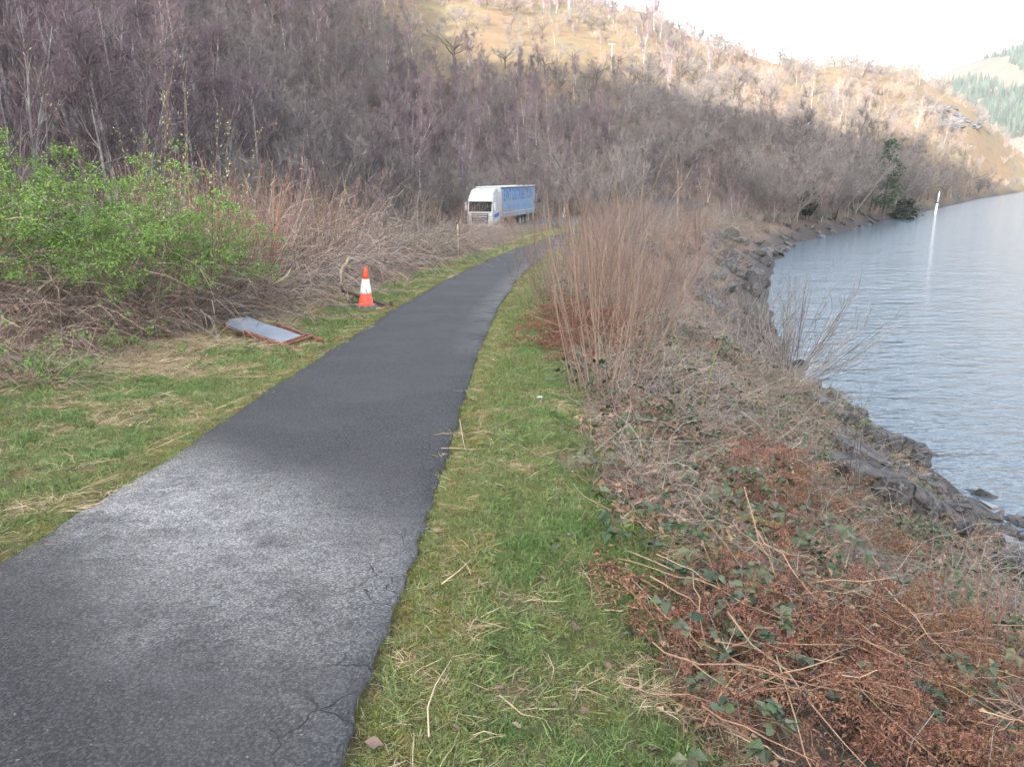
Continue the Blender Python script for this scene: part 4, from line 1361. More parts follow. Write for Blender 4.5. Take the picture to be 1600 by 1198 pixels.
bush('sapling', 'dark thin sapling leaning over the shore rocks', 3.9, 8.2, mb.mesh('dark_shoot', M_DARKBARK), 1.1, .5, 'sapling', part='stems')

# ------------------------------------------------------------------ dead bracken
def frond(seed, L=.62):
    global rng
    keep = rng; rng = np.random.default_rng(seed)
    P = grow(np.zeros((1, 3)), np.array([[1, 0, .35]]), L, 9, 1.1, .10)
    mb = MB().tubes(P, np.linspace(.0032, .001, 9)[None], 3, .8)
    n = 15
    t = np.linspace(.12, .98, n)[None]
    p, tg = along(P, t); p = p[0]; tg = tg[0]
    for sg in (-1, 1):
        sd = np.cross(tg, np.array([0, 0, 1.])) * sg
        pl = .20 * np.sin(np.pi * (1 - t[0]) ** .6 * .95 + .05) * rng.uniform(.6, 1.15, n)
        Q = grow(p, sd + .45 * tg + rng.normal(0, .25, (n, 3)), pl, 6, .8, .3)
        m = 6
        q, g2 = along(Q, np.tile(np.linspace(.08, 1, m), (n, 1)))
        q = q.reshape(-1, 3); g2 = g2.reshape(-1, 3)
        for s2 in (-1, 1):
            d = np.cross(g2, np.array([0, 0, 1.])) * s2 + .5 * g2 + rng.normal(0, .5, (len(q), 3))
            mb.leaves(q, d, rng.uniform(.014, .036, len(q)), rng.uniform(.006, .013, len(q)), np.clip(rng.normal(.45, .28, len(q)), 0, 1), 0, fold=.5)
    rng = keep
    return mb.mesh('bracken_frond', M_RUST)
FR = [frond(1000 + i) for i in range(6)]
SK = []
for i in range(4):
    rng2 = np.random.default_rng(i)
    P = np.zeros((1, 6, 3)); P[0, :, 0] = np.linspace(-.42, .42, 6); P[0, :, 1:] = rng2.normal(0, .012, (6, 2))
    SK.append(MB().tubes(P, np.array([[.0055, .005, .0048, .004, .0032, .002]]), 5, rng2.random()).mesh('bracken_stalk', M_STALK, True))
def bracken(label, poly, nf, nsk, hmax, seed, sc=1.0, group='clumps of dead bracken on the lake bank'):
    """mound of collapsed rusty fronds on the ground inside a polygon of (x, y)"""
    r = np.random.default_rng(seed)
    pg = np.array(poly); c = pg.mean(0)
    t = empty('dead_bracken', (c[0], c[1], float(G(*c))), 0, label, 'bracken', group)
    def inside(x, y):
        k = False
        for (x0, y0), (x1, y1) in zip(pg, np.roll(pg, -1, 0)):
            if (y0 > y) != (y1 > y) and x < (x1 - x0) * (y - y0) / (y1 - y0) + x0: k = not k
        return k
    n = 0
    while n < nf + nsk:
        x, y = r.uniform(pg[:, 0].min(), pg[:, 0].max()), r.uniform(pg[:, 1].min(), pg[:, 1].max())
        if not inside(x, y): continue
        ed = min(np.hypot(x - pg[:, 0], y - pg[:, 1]).min() / .5, 1)
        top = hmax * (.35 + .65 * ed)
        z = float(G(x, y)) + r.uniform(.02, top)
        if n < nf:
            link('frond', FR[n % 6], t, (x - c[0], y - c[1], z - t.location.z), (r.normal(0, .5), r.normal(.05, .35), r.uniform(0, 6.28)), sc * r.uniform(.7, 1.15))
        else:
            link('stalk', SK[n % 4], t, (x - c[0], y - c[1], float(G(x, y)) + top * r.uniform(.7, 1.2) + .02 - t.location.z), (0, r.normal(.10, .28), r.normal(-.55, .6)), (sc * r.uniform(.35, 1.15), sc * (q5 := r.uniform(.45, .95)), sc * q5))
        n += 1
    return t
def poly_at(pts, lift):
    return [tuple(ground_at(px, py, lift)[:2]) for px, py in pts]
bracken('large rusty dead bracken clump filling the lower right corner', poly_at([(990, 945), (1080, 890), (1280, 915), (1420, 960), (1520, 985), (1590, 1090), (1680, 1230), (1250, 1260), (1100, 1130), (1030, 1020)], .15), 190, 70, .36, 1)
bracken('rusty dead bracken patch half way up the bank among bramble leaves', poly_at([(1110, 715), (1200, 690), (1290, 740), (1330, 810), (1240, 850), (1140, 790)], .12), 75, 12, .2, 2)
bracken('small dark red bracken clump at the edge of the right verge', poly_at([(842, 530), (890, 490), (950, 500), (960, 540), (890, 548)], .15), 130, 8, .42, 3, 1.15)
bracken('thin rusty bracken scraps below the slender stems', [(.55, 9.2), (.9, 9.9), (1.4, 9.6), (1.2, 8.8)], 26, 6, .15, 4)
bracken('rusty bracken patch on the bank above the flat shore slab', [(2.4, 7.2), (2.9, 8.0), (3.9, 7.4), (3.6, 6.6)], 50, 8, .2, 5)

# ------------------------------------------------------------------ bramble sprigs with single leaves
def bleaf(seed, L=.075):
    """one serrated leaflet with a folded midrib"""
    r = np.random.default_rng(seed)
    k = np.array([0, .12, .3, .5, .68, .84, .94, 1])
    wd = np.array([.0, .55, .92, 1, .84, .52, .24, .0]) * L * .40
    v = []
    for i in range(8):
        z = -.18 * L * k[i] ** 2
        v += [(k[i] * L, wd[i], z + .22 * wd[i]), (k[i] * L, 0, z), (k[i] * L, -wd[i], z + .22 * wd[i])]
    v = np.array(v); v[:, 1] += r.normal(0, .0015, len(v)); v[:, 2] += r.normal(0, .0015, len(v))
    f = []
    for i in range(7):
        a = i * 3
        f += [(a, a + 1, a + 4, a + 3), (a + 1, a + 2, a + 5, a + 4)]
    return MB().add(v, np.array(f), r.random()).mesh('bramble_leaf', M_BRLEAF, True)
BL = [bleaf(i, .055 + .006 * i) for i in range(6)]
SPR = [(1178, 1070), (1120, 990), (1215, 1005), (1195, 1085), (1260, 1130), (1180, 1125), (1110, 912), (1240, 1000), (1462, 1022), (1045, 872), (965, 805), (925, 735), (1000, 815), (900, 830),
       (985, 760), (1060, 770), (1200, 775), (1330, 860), (1320, 890), (1160, 905), (1050, 960), (1385, 1105), (1265, 925), (1030, 700), (930, 590), (1070, 640), (40, 465), (75, 480), (60, 500), (20, 490)]
SPL = ['largest dark bramble sprig lying over the big bracken clump', 'dark bramble sprig on the left part of the big bracken clump', 'glossy bramble sprig in the middle of the big bracken clump', 'bramble sprig just below the largest one',
       'bramble sprig low in the bracken near the bottom edge', 'bramble sprig at the lower left rim of the big bracken', 'small green sprig above the left end of the big bracken', 'greyish bramble sprig on top of the big bracken', 'bramble sprig at the right end of the big bracken',
       'bramble sprig in pale grass left of the red stems', 'blue green bramble sprig creeping into the right verge', 'bramble sprig by the verge below the slender stems', 'broad bramble sprig beside the mossy log', 'single bramble sprig lying in the verge grass', 'bramble sprig above the mossy log',
       'bramble sprig right of the verge edge under the shoots', 'bramble sprig in front of the shore slab', 'bramble sprig with reddish leaves above the red stems', 'small bramble sprig beside the red stems', 'bramble sprig at the upper rim of the big bracken', 'bramble sprig in the gap left of the big bracken', 'bramble sprig under pale stalks at the right', 'pale bramble sprig beside the silvery litter', 'bramble sprig at the foot of the slender stems', 'bramble sprig next to the small dark red bracken', 'bramble sprig at the foot of the pale green shoot',
       'dark bramble leaves at the left edge under the thicket', 'dark ivy like sprig in the left thicket foot', 'pale edged bramble sprig under the left thicket', 'low bramble sprig at the very left edge']
sr = np.random.default_rng(77)
for (px, py), lab in zip(SPR, SPL):
    inb = (px > 985 and py > 890 and px < 1600)
    p = ground_at(px, py, .30 if inb else .14)
    if p is None: continue
    near = 1.0 if p[1] < 5 else 1.35
    t = empty('bramble_sprig', (p[0], p[1], float(G(p[0], p[1])) + (.20 if inb else .02)), sr.uniform(0, 6.28), lab, 'bramble', 'bramble sprigs on the bank')
    if px < 1000 and py > 700: near *= .62
    if inb: near *= .8
    st = grow(np.array([[0, 0, 0.]]), np.array([[.8, .2, .8]]), .42 * near, 6, 1.0, .1)
    MB().tubes(st, np.linspace(.0035, .002, 6)[None], 4, .3).build('stem', M_REDST, t)
    hgt = .16
    nl = 0
    for q in range(sr.integers(3, 5)):
        c = along(st, np.array([[.3 + .2 * q]]))[0][0, 0] + sr.normal(0, .05, 3); c[2] = max(c[2], .05) + hgt * .5
        az = sr.uniform(0, 6.28)
        for k in (-1, 0, 1):
            link('leaf', BL[sr.integers(0, 6)], t, tuple(c), (sr.normal(0, .35), sr.normal(.15, .3), az + k * 1.2), near * sr.uniform(.6, 1.05))

# ------------------------------------------------------------------ rocks on the shore
M_ROCK = tintmat('grey_rock', (.085, .080, .082), (.18, .17, .168), .85, .28, .015, .3, nscale=5, nfac=.8)
_t = M_ROCK.node_tree; _b = _t.nodes['Principled BSDF']
_v = nd(_t, 'ShaderNodeTexVoronoi', feature='DISTANCE_TO_EDGE'); _v.inputs['Scale'].default_value = 2.6
_w = nd(_t, 'ShaderNodeTexNoise'); _w.inputs['Scale'].default_value = 3; _t.links.new(objco(_t), _w.inputs['Vector'])
_t.links.new(mixc(_t, .3, objco(_t), _w.outputs['Color']), _v.inputs['Vector'])
_ck = maprange(_t, _v.outputs['Distance'], .05, .0)
_old = _b.inputs['Base Color'].links[0].from_socket
_c = mixc(_t, mth(_t, 'MULTIPLY', _ck, .75), _old, (.02, .02, .021))
_c = mixc(_t, mth(_t, 'MULTIPLY', noise(_t, 4.5, 6, objco(_t), .75, .6, .66), .55), _c, (.34, .34, .31))
_t.links.new(_c, _b.inputs['Base Color'])
bump(_t, _b, mth(_t, 'SUBTRACT', mth(_t, 'ADD', noise(_t, 6, 8, objco(_t), .7), mth(_t, 'MULTIPLY', noise(_t, 24, 6, objco(_t), .7), .4)), mth(_t, 'MULTIPLY', _ck, .7)), .08, 1.0)
M_WET = tintmat('wet_rock', (.035, .034, .036), (.075, .072, .075), .25, .2, .01, .6, nscale=5, nfac=.6)
import bmesh
def rock_mesh(seed, dims, n=22, mat=None):
    r = np.random.default_rng(seed)
    bm = bmesh.new()
    P = r.uniform(-1, 1, (n, 3)); P = P / np.maximum(np.linalg.norm(P, axis=1, keepdims=True), .35) ** .75
    P[:, 2] = np.clip(P[:, 2], -.8, .62)
    for p in P * np.array(dims) / 2: bm.verts.new(p)
    res = bmesh.ops.convex_hull(bm, input=bm.verts)
    bmesh.ops.delete(bm, geom=list({g for g in res['geom_interior'] + res['geom_unused'] if isinstance(g, bmesh.types.BMVert)}), context='VERTS')
    bmesh.ops.bevel(bm, geom=bm.edges[:], offset=min(dims) * .035, segments=1, affect='EDGES')
    me = bpy.data.meshes.new('rock'); bm.to_mesh(me); bm.free()
    at = me.attributes.new('tint', 'FLOAT', 'POINT'); at.data.foreach_set('value', np.clip(r.normal(.5, .25, len(me.vertices)), 0, 1).astype(np.float32))
    me.materials.append(mat or M_ROCK)
    return me
RK = [rock_mesh(i, (1.0, .75 + .05 * (i % 3), .45 + .07 * (i % 4)), 16 + i % 8) for i in range(9)]
RKW = [rock_mesh(40 + i, (1.0, .7, .42), 18, M_WET) for i in range(3)]
rr = np.random.default_rng(31)
def put_rock(x, y, s, label, group=None, mesh=None, tilt=.3, z=None, rz=None, sc=None):
    g = float(G(x, y)) if z is None else z
    me = RK[rr.integers(0, 9)] if mesh is None else mesh
    return tag(link('rock', me, None, (x, y, g + .10 * s), (rr.normal(-.1, tilt), rr.normal(.25, tilt), rr.uniform(0, 6.28) if rz is None else rz), sc if sc is not None else s), label, 'rock', group)
# the ones that can be picked out, largest near the lower right
HR_ = [(1388, 706, 1.15, RK[0], 'long flat topped grey slab jutting into the water'), (1372, 748, .9, RK[3], 'rounded grey boulder just below the jutting slab'),
       (1335, 735, .95, RK[6], 'pale grey boulder left of the jutting slab'), (1405, 742, .55, RK[7], 'cracked grey block at the tip of the near point'),
       (1322, 695, .8, RK[1], 'grey boulder with pale spots above the jutting slab'), (1345, 770, 1.1, RK[4], 'broad smooth grey slab under dry stems'),
       (1440, 728, .35, RKW[0], 'wet black stone in the water beyond the near point'), (1450, 748, .3, RKW[1], 'small wet black stone washed by ripples'),
       (1490, 790, .6, RKW[2], 'low wet dark rock at the edge of the water'), (1520, 820, .95, RK[2], 'dark mossy slab sloping into the water at the right'),
       (1470, 830, .9, RK[8], 'grey slab behind the red budding stems'), (1575, 868, .8, RKW[0], 'blackish wet boulder at the right edge of the picture'),
       (1420, 800, 1.0, RK[5], 'long grey slab crossed by dry stems'), (1560, 900, .9, RK[1], 'grey slab in the lower right behind the stems'), (1270, 604, .45, RKW[1], 'dark wet stone sticking out from the narrow point'), (1255, 600, .5, RKW[2], 'wet dark stone at the tip of the narrow point'),
       (1240, 590, .7, RK[2], 'grey boulder on the narrow point'), (1285, 640, .8, RK[8], 'brownish grey boulder half way along the near shore'), (1310, 662, .8, RK[0], 'grey boulder under dead twigs on the near shore')]
for px, py, s, me, lab in HR_:
    d = ray(px, py); t = (LAKE + .15 - CAM_Z) / d[2]; p = d * t; 
    q = ground_at(px, py)
    if q is not None and q[2] > LAKE - .05: p = q; z = float(G(p[0], p[1]))
    else: z = LAKE - .06 * s
    s *= 1.25
    put_rock(p[0], p[1], s, lab, None, me, .14, z + .05 * s, rr.uniform(-.6, .9))
rock_jobs = defaultdict(list)
for zone, y0, y1, n, a0, a1, s0, s1 in (('near shore below the brambles', 8, 19, 70, -.5, 2.8, .4, 1.05), ('middle shore', 19, 32, 70, -.4, 3.2, .5, 1.15),
                                        ('grey rocky bank', 30, 64, 110, .2, 8.5, .6, 1.7), ('far curving shore', 64, 120, 44, -.2, 2.5, .6, 1.4)):
    for _ in range(n):
        y = rr.uniform(y0, y1); q_ = rr.random() ** 1.2; s_ = a0 + (a1 - a0) * q_
        sx = np.interp(y, SH[:, 1], SH[:, 0]); sl = np.interp(y + .5, SH[:, 1], SH[:, 0]) - np.interp(y - .5, SH[:, 1], SH[:, 0])
        x = sx - s_ * math.hypot(1, sl)
        sz = rr.uniform(s0, s1)
        wetk = s_ < .1 and rr.random() < .6
        part_ = 'nearest' if y < y0 + (y1 - y0) / 3 else ('farthest' if y > y1 - (y1 - y0) / 3 else 'middle')
        lab = '%s %s %s, %s %s' % ('large' if sz > .5 * (s0 + s1) else 'small', 'wet black rock' if wetk else 'grey rock', 'at the waterline' if q_ < .25 else ('low down' if q_ < .55 else 'higher up'), part_, zone)
        rock_jobs[(lab, zone)].append((x, y, sz, wetk))
for (lab, zone), qs in rock_jobs.items():
    qs.sort(key=lambda q: q[0] / q[1])
    for i, (x, y, sz, wetk) in enumerate(qs):
        lb = lab
        if 1 < len(qs) <= 5: lb += ', ' + (ORD[i] if i < len(qs) - 1 else 'rightmost')
        put_rock(x, y, sz, lb, 'rocks of the ' + zone, RKW[i % 3] if wetk else None)

# a grey rock cutting on the far hillside
op = ground_at(1505, 168, 0, 1.0, .1)
r5 = np.random.default_rng(8)
tt = empty('rock_outcrop', tuple(op), 0, 'grey bare rock face on the far sunlit hillside', 'rock face')
for i in range(40):
    px, py = r5.uniform(1456, 1550), r5.uniform(160, 196)
    p = ground_at(px, py, 0, 2.0, .1)
    if p is None: continue
    link('slab', RK[i % 9], tt, tuple(p - op + np.array([0, 0, -.8])), (r5.normal(.3, .12), r5.normal(.1, .12), r5.normal(0, .4)), (r5.uniform(9, 17), r5.uniform(8, 12), r5.uniform(4, 6)))

# ------------------------------------------------------------------ lorry
M_WHITE = plainmat('white_paint', (.42, .43, .44), .45, 0, (.36, .37, .38), 1.5)
M_CURTAIN = plainmat('grey_curtain', (.19, .26, .34), .6, 0, (.17, .24, .315), 1.2)
M_BLUE = plainmat('blue_print', (.008, .10, .36), .6, 0, (.008, .095, .34), 2)
M_PALEB = plainmat('pale_blue_print', (.07, .22, .46), .6, 0, (.08, .23, .45), 2)
M_BLACK = plainmat('black_plastic', (.018, .018, .02), .6)
M_GLASS, _t, _b = newmat('windscreen_glass')
_b.inputs['Base Color'].default_value = (.012, .015, .018, 1); _b.inputs['Roughness'].default_value = .12; _b.inputs['Specular IOR Level'].default_value = .03
M_TYRE = plainmat('tyre_rubber', (.02, .02, .021), .85)
M_STEEL = plainmat('dull_steel', (.30, .31, .32), .45, .6)
M_LAMP = plainmat('lamp_glass', (.75, .76, .78), .12)
TH = -math.atan2(3.6, 13.0)
lx, ly = -3.0, 74.0
lorry = empty('lorry', (lx, ly, float(G(lx, ly)) - .03), TH, 'white articulated lorry with a grey curtain trailer lettered in blue', 'lorry')
lorry.location.z = -3.42
# local axes: +Y runs from the cab's front back along the trailer, +X is the side we see
def part(name, mb, mat, parent=lorry, smooth=False): return mb.build(name, mat, parent, smooth)
mb = MB()
prof = [(0, .45), (-.02, 1.0), (.02, 1.75), (.22, 2.75), (.55, 3.25), (2.2, 3.25), (2.2, .95), (.4, .45)]
AX = [(0, 1, 0), (0, 0, 1), (1, 0, 0)]
cab = part('cab', MB().prism(prof, -1.22, 1.22, axes=AX), M_WHITE)
part('windscreen', MB().prism([(-.005, 1.82), (.19, 2.70), (.21, 2.70), (.02, 1.82)], -1.10, 1.10, axes=AX), M_GLASS)
fair = MB().prism([(.20, 2.74), (.34, 3.15), (.75, 3.62), (1.3, 3.82), (2.15, 3.86), (2.15, 3.253), (.55, 3.253)], -1.12, 1.12, axes=AX)
part('roof_fairing', fair, M_WHITE)
part('sun_visor', MB().box((0, .02, 2.76), (2.3, .34, .12), bev=.04), M_WHITE)
gr = part('grille', MB().box((0, -.035, 1.12), (1.62, .05, 1.05), bev=.02), M_BLACK)
for i in range(6):
    part('grille_bar', MB().box((0, -.075, .72 + .16 * i), (1.5 - .03 * (5 - i), .05, .07), bev=.015), M_STEEL if i < 4 else M_WHITE, gr)
part('bumper', MB().box((0, -.05, .48), (2.46, .30, .42), bev=.06), M_WHITE)
for sx in (-1, 1):
    hl = part('headlight', MB().box((sx * .98, -.19, .62), (.36, .10, .22), bev=.04), M_LAMP)
    part('corner_panel', MB().box((sx * 1.06, .0, 1.12), (.34, .12, .95), bev=.05), M_WHITE)
    mr = part('mirror', MB().box((sx * 1.42, .12, 2.25), (.22, .14, .78), bev=.05), M_WHITE)
    part('mirror_arm', MB().box((sx * 1.28, .16, 2.55), (.16, .06, .06)), M_BLACK, mr)
    part('side_window', MB().prism([(.28, 1.88), (.42, 2.55), (1.05, 2.58), (1.05, 1.8)], sx * 1.221 - .004, sx * 1.221 + .008, axes=AX), M_GLASS)
    dr = part('door', MB().prism([(.16, .95), (.14, 1.78), (1.16, 1.78), (1.16, .95)], sx * 1.225 - .006, sx * 1.225 + .012, axes=AX), M_WHITE)
    part('logo', MB().prism([(.35, 1.35), (.8, 1.58), (2.1, 1.72), (2.1, 1.30), (.9, 1.22)], sx * 1.246 - .003, sx * 1.246 + .003, axes=AX), M_BLUE, dr)
    part('side_skirt', MB().box((sx * 1.13, 3.05, .68), (.12, 1.7, .62), bev=.03), M_WHITE)
    part('side_deflector', MB().box((sx * 1.17, 2.42, 2.3), (.08, .42, 2.5), bev=.03), M_WHITE)
part('number_plate', MB().box((0, -.215, .42), (.52, .02, .11)), M_WHITE)
def wheel(x, y, r=.5, w_=.32):
    a = np.arange(24) * 2 * np.pi / 24
    pts = [(math.cos(q) * r, math.sin(q) * r) for q in a]
    wl = part('wheel', MB().prism(pts, x - w_ / 2, x + w_ / 2, axes=AX, org=(0, y, r)), M_TYRE)
    pts = [(math.cos(q) * r * .58, math.sin(q) * r * .58) for q in a]
    part('rim', MB().prism(pts, x - w_ / 2 - .012, x + w_ / 2 + .012, axes=AX, org=(0, y, r)), M_STEEL, wl)
for sx in (-1, 1):
    for yy in (1.35, 4.3, 9.9, 11.2, 12.5): wheel(sx * 1.05, yy + .2)
part('chassis', MB().box((0, 8.4, .98), (1.0, 13.6, .22)), M_BLACK)
part('fuel_tank', MB().box((.98, 3.1, .72), (.5, 1.1, .5), bev=.1), M_STEEL)
Y0, Y1 = 2.75, 16.2
body = part('trailer_body', MB().box((0, (Y0 + Y1) / 2, 2.58), (2.50, Y1 - Y0, 2.72)), M_WHITE)
part('trailer_roof', MB().box((0, (Y0 + Y1) / 2, 4.0), (2.56, Y1 - Y0 + .06, .10), bev=.02), M_WHITE)
part('headboard', MB().box((0, Y0 - .03, 2.6), (2.54, .06, 2.84), bev=.01), M_WHITE)
for sx in (-1, 1):
    cu = part('curtain', MB().box((sx * 1.262, (Y0 + Y1) / 2 + .05, 2.56), (.02, Y1 - Y0 - .35, 2.58)), M_CURTAIN)
    part('curtain_rail', MB().box((sx * 1.268, (Y0 + Y1) / 2, 3.885), (.03, Y1 - Y0 - .1, .09)), M_BLACK, cu)
    part('white_band', MB().box((sx * 1.276, (Y0 + Y1) / 2, 1.55), (.008, Y1 - Y0 - .5, .07)), M_WHITE, cu)
    part('side_rail', MB().box((sx * 1.25, (Y0 + Y1) / 2, 1.17), (.06, Y1 - Y0, .16)), M_CURTAIN)
    part('corner_post', MB().box((sx * 1.262, Y0 + .06, 2.56), (.04, .16, 2.62)), M_WHITE)
part('landing_leg', MB().box((.9, 5.6, .62), (.14, .14, .9)), M_BLACK); part('landing_leg', MB().box((-.9, 5.6, .62), (.14, .14, .9)), M_BLACK)
def lettering(name, body_txt, width, height, mat, loc, rot, parent, thick=.004):
    cu = bpy.data.curves.new(name, 'FONT'); cu.body = body_txt; cu.size = 1; cu.extrude = 0
    cu.align_x = 'LEFT'; cu.resolution_u = 3; cu.offset = .012
    o = bpy.data.objects.new(name, cu); C.objects.link(o)
    dg = bpy.context.evaluated_depsgraph_get(); dg.update()
    me = bpy.data.meshes.new_from_object(o.evaluated_get(dg))
    C.objects.unlink(o); bpy.data.objects.remove(o)
    v = np.zeros(len(me.vertices) * 3); me.vertices.foreach_get('co', v); v = v.reshape(-1, 3)
    v[:, 0] = (v[:, 0] - v[:, 0].min()) / np.ptp(v[:, 0]) * width
    v[:, 1] = (v[:, 1] - v[:, 1].min()) / np.ptp(v[:, 1]) * height
    me.vertices.foreach_set('co', v.ravel()); me.update()
    me.materials.clear(); me.materials.append(mat)
    return link(name, me, parent, loc, rot)
ROT = (R_(90), 0, R_(90))
lettering('lettering', 'EWT DISTRIBUTION', 11.3, 1.12, M_BLUE, (1.2775, Y0 + 1.0, 2.66), ROT, cu)
# small second line, too small to read in the photograph: short pale strokes
mb = MB(); r6 = np.random.default_rng(3); yy = Y0 + 1.9
while yy < Y0 + 11.4:
    wl = r6.uniform(.16, .30)
    if not (6.9 < yy - Y0 < 7.6):
        part('letter_stroke', MB().box((1.2768, yy + wl / 2, 2.02), (.003, wl, .40)), M_PALEB, cu)
    yy += wl + .12
part('lettering_line', MB().box((1.2768, Y0 + 9.0, 2.42), (.003, 5.5, .05)), M_PALEB, cu)

# ------------------------------------------------------------------ traffic cone
M_ORANGE = plainmat('orange_plastic', (.72, .085, .030), .5, 0, (.58, .07, .03), 9)
M_SLEEVE = plainmat('white_sleeve', (.80, .80, .82), .4, 0, (.66, .66, .68), 14)
M_CONEBASE = plainmat('cone_rubber', (.10, .10, .105), .8)
cp = ground_at(572, 482)
cone = empty('traffic_cone', (cp[0], cp[1], float(G(cp[0], cp[1])) + .03), .35, 'orange traffic cone with a white reflective sleeve on the left verge', 'cone')
cone.rotation_euler = (R_(2), R_(1.5), .35)
def lathe(profile, n=28):
    a = np.arange(n) * 2 * np.pi / n
    pr = np.array(profile)
    v = np.stack([pr[:, None, 0] * np.cos(a), pr[:, None, 0] * np.sin(a), np.broadcast_to(pr[:, 1:2], (len(pr), n))], -1)
    i = np.arange(len(pr) * n).reshape(len(pr), n)
    q = np.stack([i[:-1], np.roll(i[:-1], -1, 1), np.roll(i[1:], -1, 1), i[1:]], -1).reshape(-1, 4)
    return MB().add(v, [q, i[-1][None], i[0, ::-1][None]])
def cr_(z): return .150 - .118 * (z / .77)
lathe([(.165, .03), (.165, .05), (cr_(.06), .07), (cr_(.27), .27), (cr_(.27) - .004, .275), (cr_(.55) - .004, .545), (cr_(.55), .55), (cr_(.76), .76), (.020, .775), (.018, .74)]).build('cone_body', M_ORANGE, cone, True)
lathe([(cr_(.275) + .001, .272), (cr_(.275) + .004, .28), (cr_(.545) + .004, .542), (cr_(.545) + .001, .548)]).build('reflective_sleeve', M_SLEEVE, cone, True)
MB().box((0, 0, .015), (.44, .44, .05), bev=.02).build('base', M_CONEBASE, cone)

# ------------------------------------------------------------------ fallen road sign: sheet in a rusty frame, face down
M_RUSTY = plainmat('rusty_steel', (.20, .085, .048), .85, 0, (.10, .045, .03), 14, .004)
M_SHEET = plainmat('galvanised_sheet', (.27, .295, .34), .38, .6, (.20, .22, .26), 3.5, .0, .5, .35, .7)
o0 = ground_at(420, 528)
sign = empty('fallen_sign', (o0[0], o0[1], float(G(o0[0], o0[1]))), 0, 'fallen grey metal sign in a rusty frame lying on the grass', 'sign')
_n = np.array([.10, -.13, 1.0]); _n /= np.linalg.norm(_n)
_org = np.array([o0[0], o0[1], float(G(o0[0], o0[1])) + .20])
def on_sheet(px, py, up=0.0):
    d = ray(px, py); c = np.array([0, 0, CAM_Z])
    t = np.dot(_org + _n * up - c, _n) / np.dot(d, _n)
    return c + d * t - np.array(sign.location)
ol = [on_sheet(*q) for q in [(351, 505), (357, 499), (385, 494), (398, 499), (412, 505), (440, 513), (474, 525), (437, 538), (410, 529), (384, 521), (366, 515), (354, 510)]]
ol = np.array(ol); m = len(ol); i = np.arange(m); j = (i + 1) % m
cen = ol.mean(0) - _n * .02      # the sheet is dished
mb = MB()
v = np.concatenate([ol, ol - _n * .006, [cen], [cen - _n * .006]])
mb.add(v, [np.stack([i, j, np.full(m, 2 * m)], 1), np.stack([j + m, i + m, np.full(m, 2 * m + 1)], 1), np.stack([i, i + m, j + m, j], 1)])
mb.build('sheet', M_SHEET, sign)
def bar(name, pts, w_, h_, parent, mat=M_RUSTY, off=0.0):
    P = np.array(pts); mb = MB()
    for a, b in zip(P[:-1], P[1:]):
        d = b - a; L = np.linalg.norm(d); e1 = d / L; e3 = _n - np.dot(_n, e1) * e1; e3 /= np.linalg.norm(e3); e2 = np.cross(e3, e1)
        mb.box((a + b) / 2 + e3 * off, (L + w_ * .5, w_, h_), rot=np.stack([e1, e2, e3], 1), bev=.003)
    return mb.build(name, mat, parent)
rimp = [on_sheet(*q) for q in [(384, 521), (351, 506), (357, 499), (386, 494)]]
bar('rim', rimp, .02, .04, sign, off=-.016)
bar('frame_rail', [on_sheet(383, 520), on_sheet(462, 548)], .05, .06, sign, off=.006)
bar('frame_rail', [on_sheet(434, 507), on_sheet(503, 531)], .045, .05, sign, off=-.01)
bar('frame_edge', [on_sheet(437, 538), on_sheet(475, 525)], .03, .03, sign, off=.002)
bar('cross_bar', [on_sheet(441, 542), on_sheet(490, 525)], .035, .03, sign, off=.012)
bar('stub', [on_sheet(446, 545), on_sheet(470, 546)], .03, .02, sign, off=-.03)

# dark rusty stand behind the cone
M_DKRUST = plainmat('dark_rust', (.045, .030, .025), .8, 0, (.09, .05, .035), 12)
def fr_at(px, py, y): return dist_at(px, py, y)
sp0 = ground_at(590, 484)
stand = empty('sign_stand', (sp0[0], sp0[1], float(G(sp0[0], sp0[1]))), 0, 'dark rusty sign stand lying behind the traffic cone', 'stand')
yb = cp[1]
_keepn = _n; _n = np.array([0, -.2, 1.0])
def rel(px, py, dy): return fr_at(px, py, yb + dy) - np.array(stand.location)
bar('rail', [rel(536, 454, .55), rel(612, 481, .10)], .06, .06, stand, M_DKRUST)
bar('upright', [rel(612, 483, .10), rel(611, 472, .10)], .06, .05, stand, M_DKRUST)
bar('upright', [rel(536, 455, .55), rel(533, 446, .55)], .05, .04, stand, M_DKRUST)
bar('rail', [rel(545, 471, .2), rel(592, 479, .08)], .045, .045, stand, M_DKRUST)
bar('cross_bar', [rel(553, 463, .4), rel(548, 470, .2)], .03, .03, stand, M_DKRUST)
bar('panel', [rel(582, 472, .25), rel(602, 479, .12)], .22, .012, stand, M_DKRUST)
_n = _keepn

# ------------------------------------------------------------------ white post in the loch
d = ray(1461, 336); t = (LAKE - CAM_Z) / d[2]; pp = d * t
M_POST = plainmat('white_post_paint', (.80, .81, .82), .45, 0, (.72, .72, .72), 3)
post = empty('marker_post', (pp[0], pp[1], LAKE), 0, 'white marker post with a dark collar standing in the water', 'post')
post.rotation_euler = (0, R_(3.2), 0)
lathe([(.19, -1.5), (.19, 1.95), (.15, 2.0)], 14).build('lower_post', M_POST, post, True)
lathe([(.13, 2.05), (.12, 3.4), (.04, 3.95)], 14).build('upper_post', M_POST, post, True)
MB().box((-.12, 0, 2.02), (.75, .42, .14), bev=.03).build('collar', M_BLACK, post)

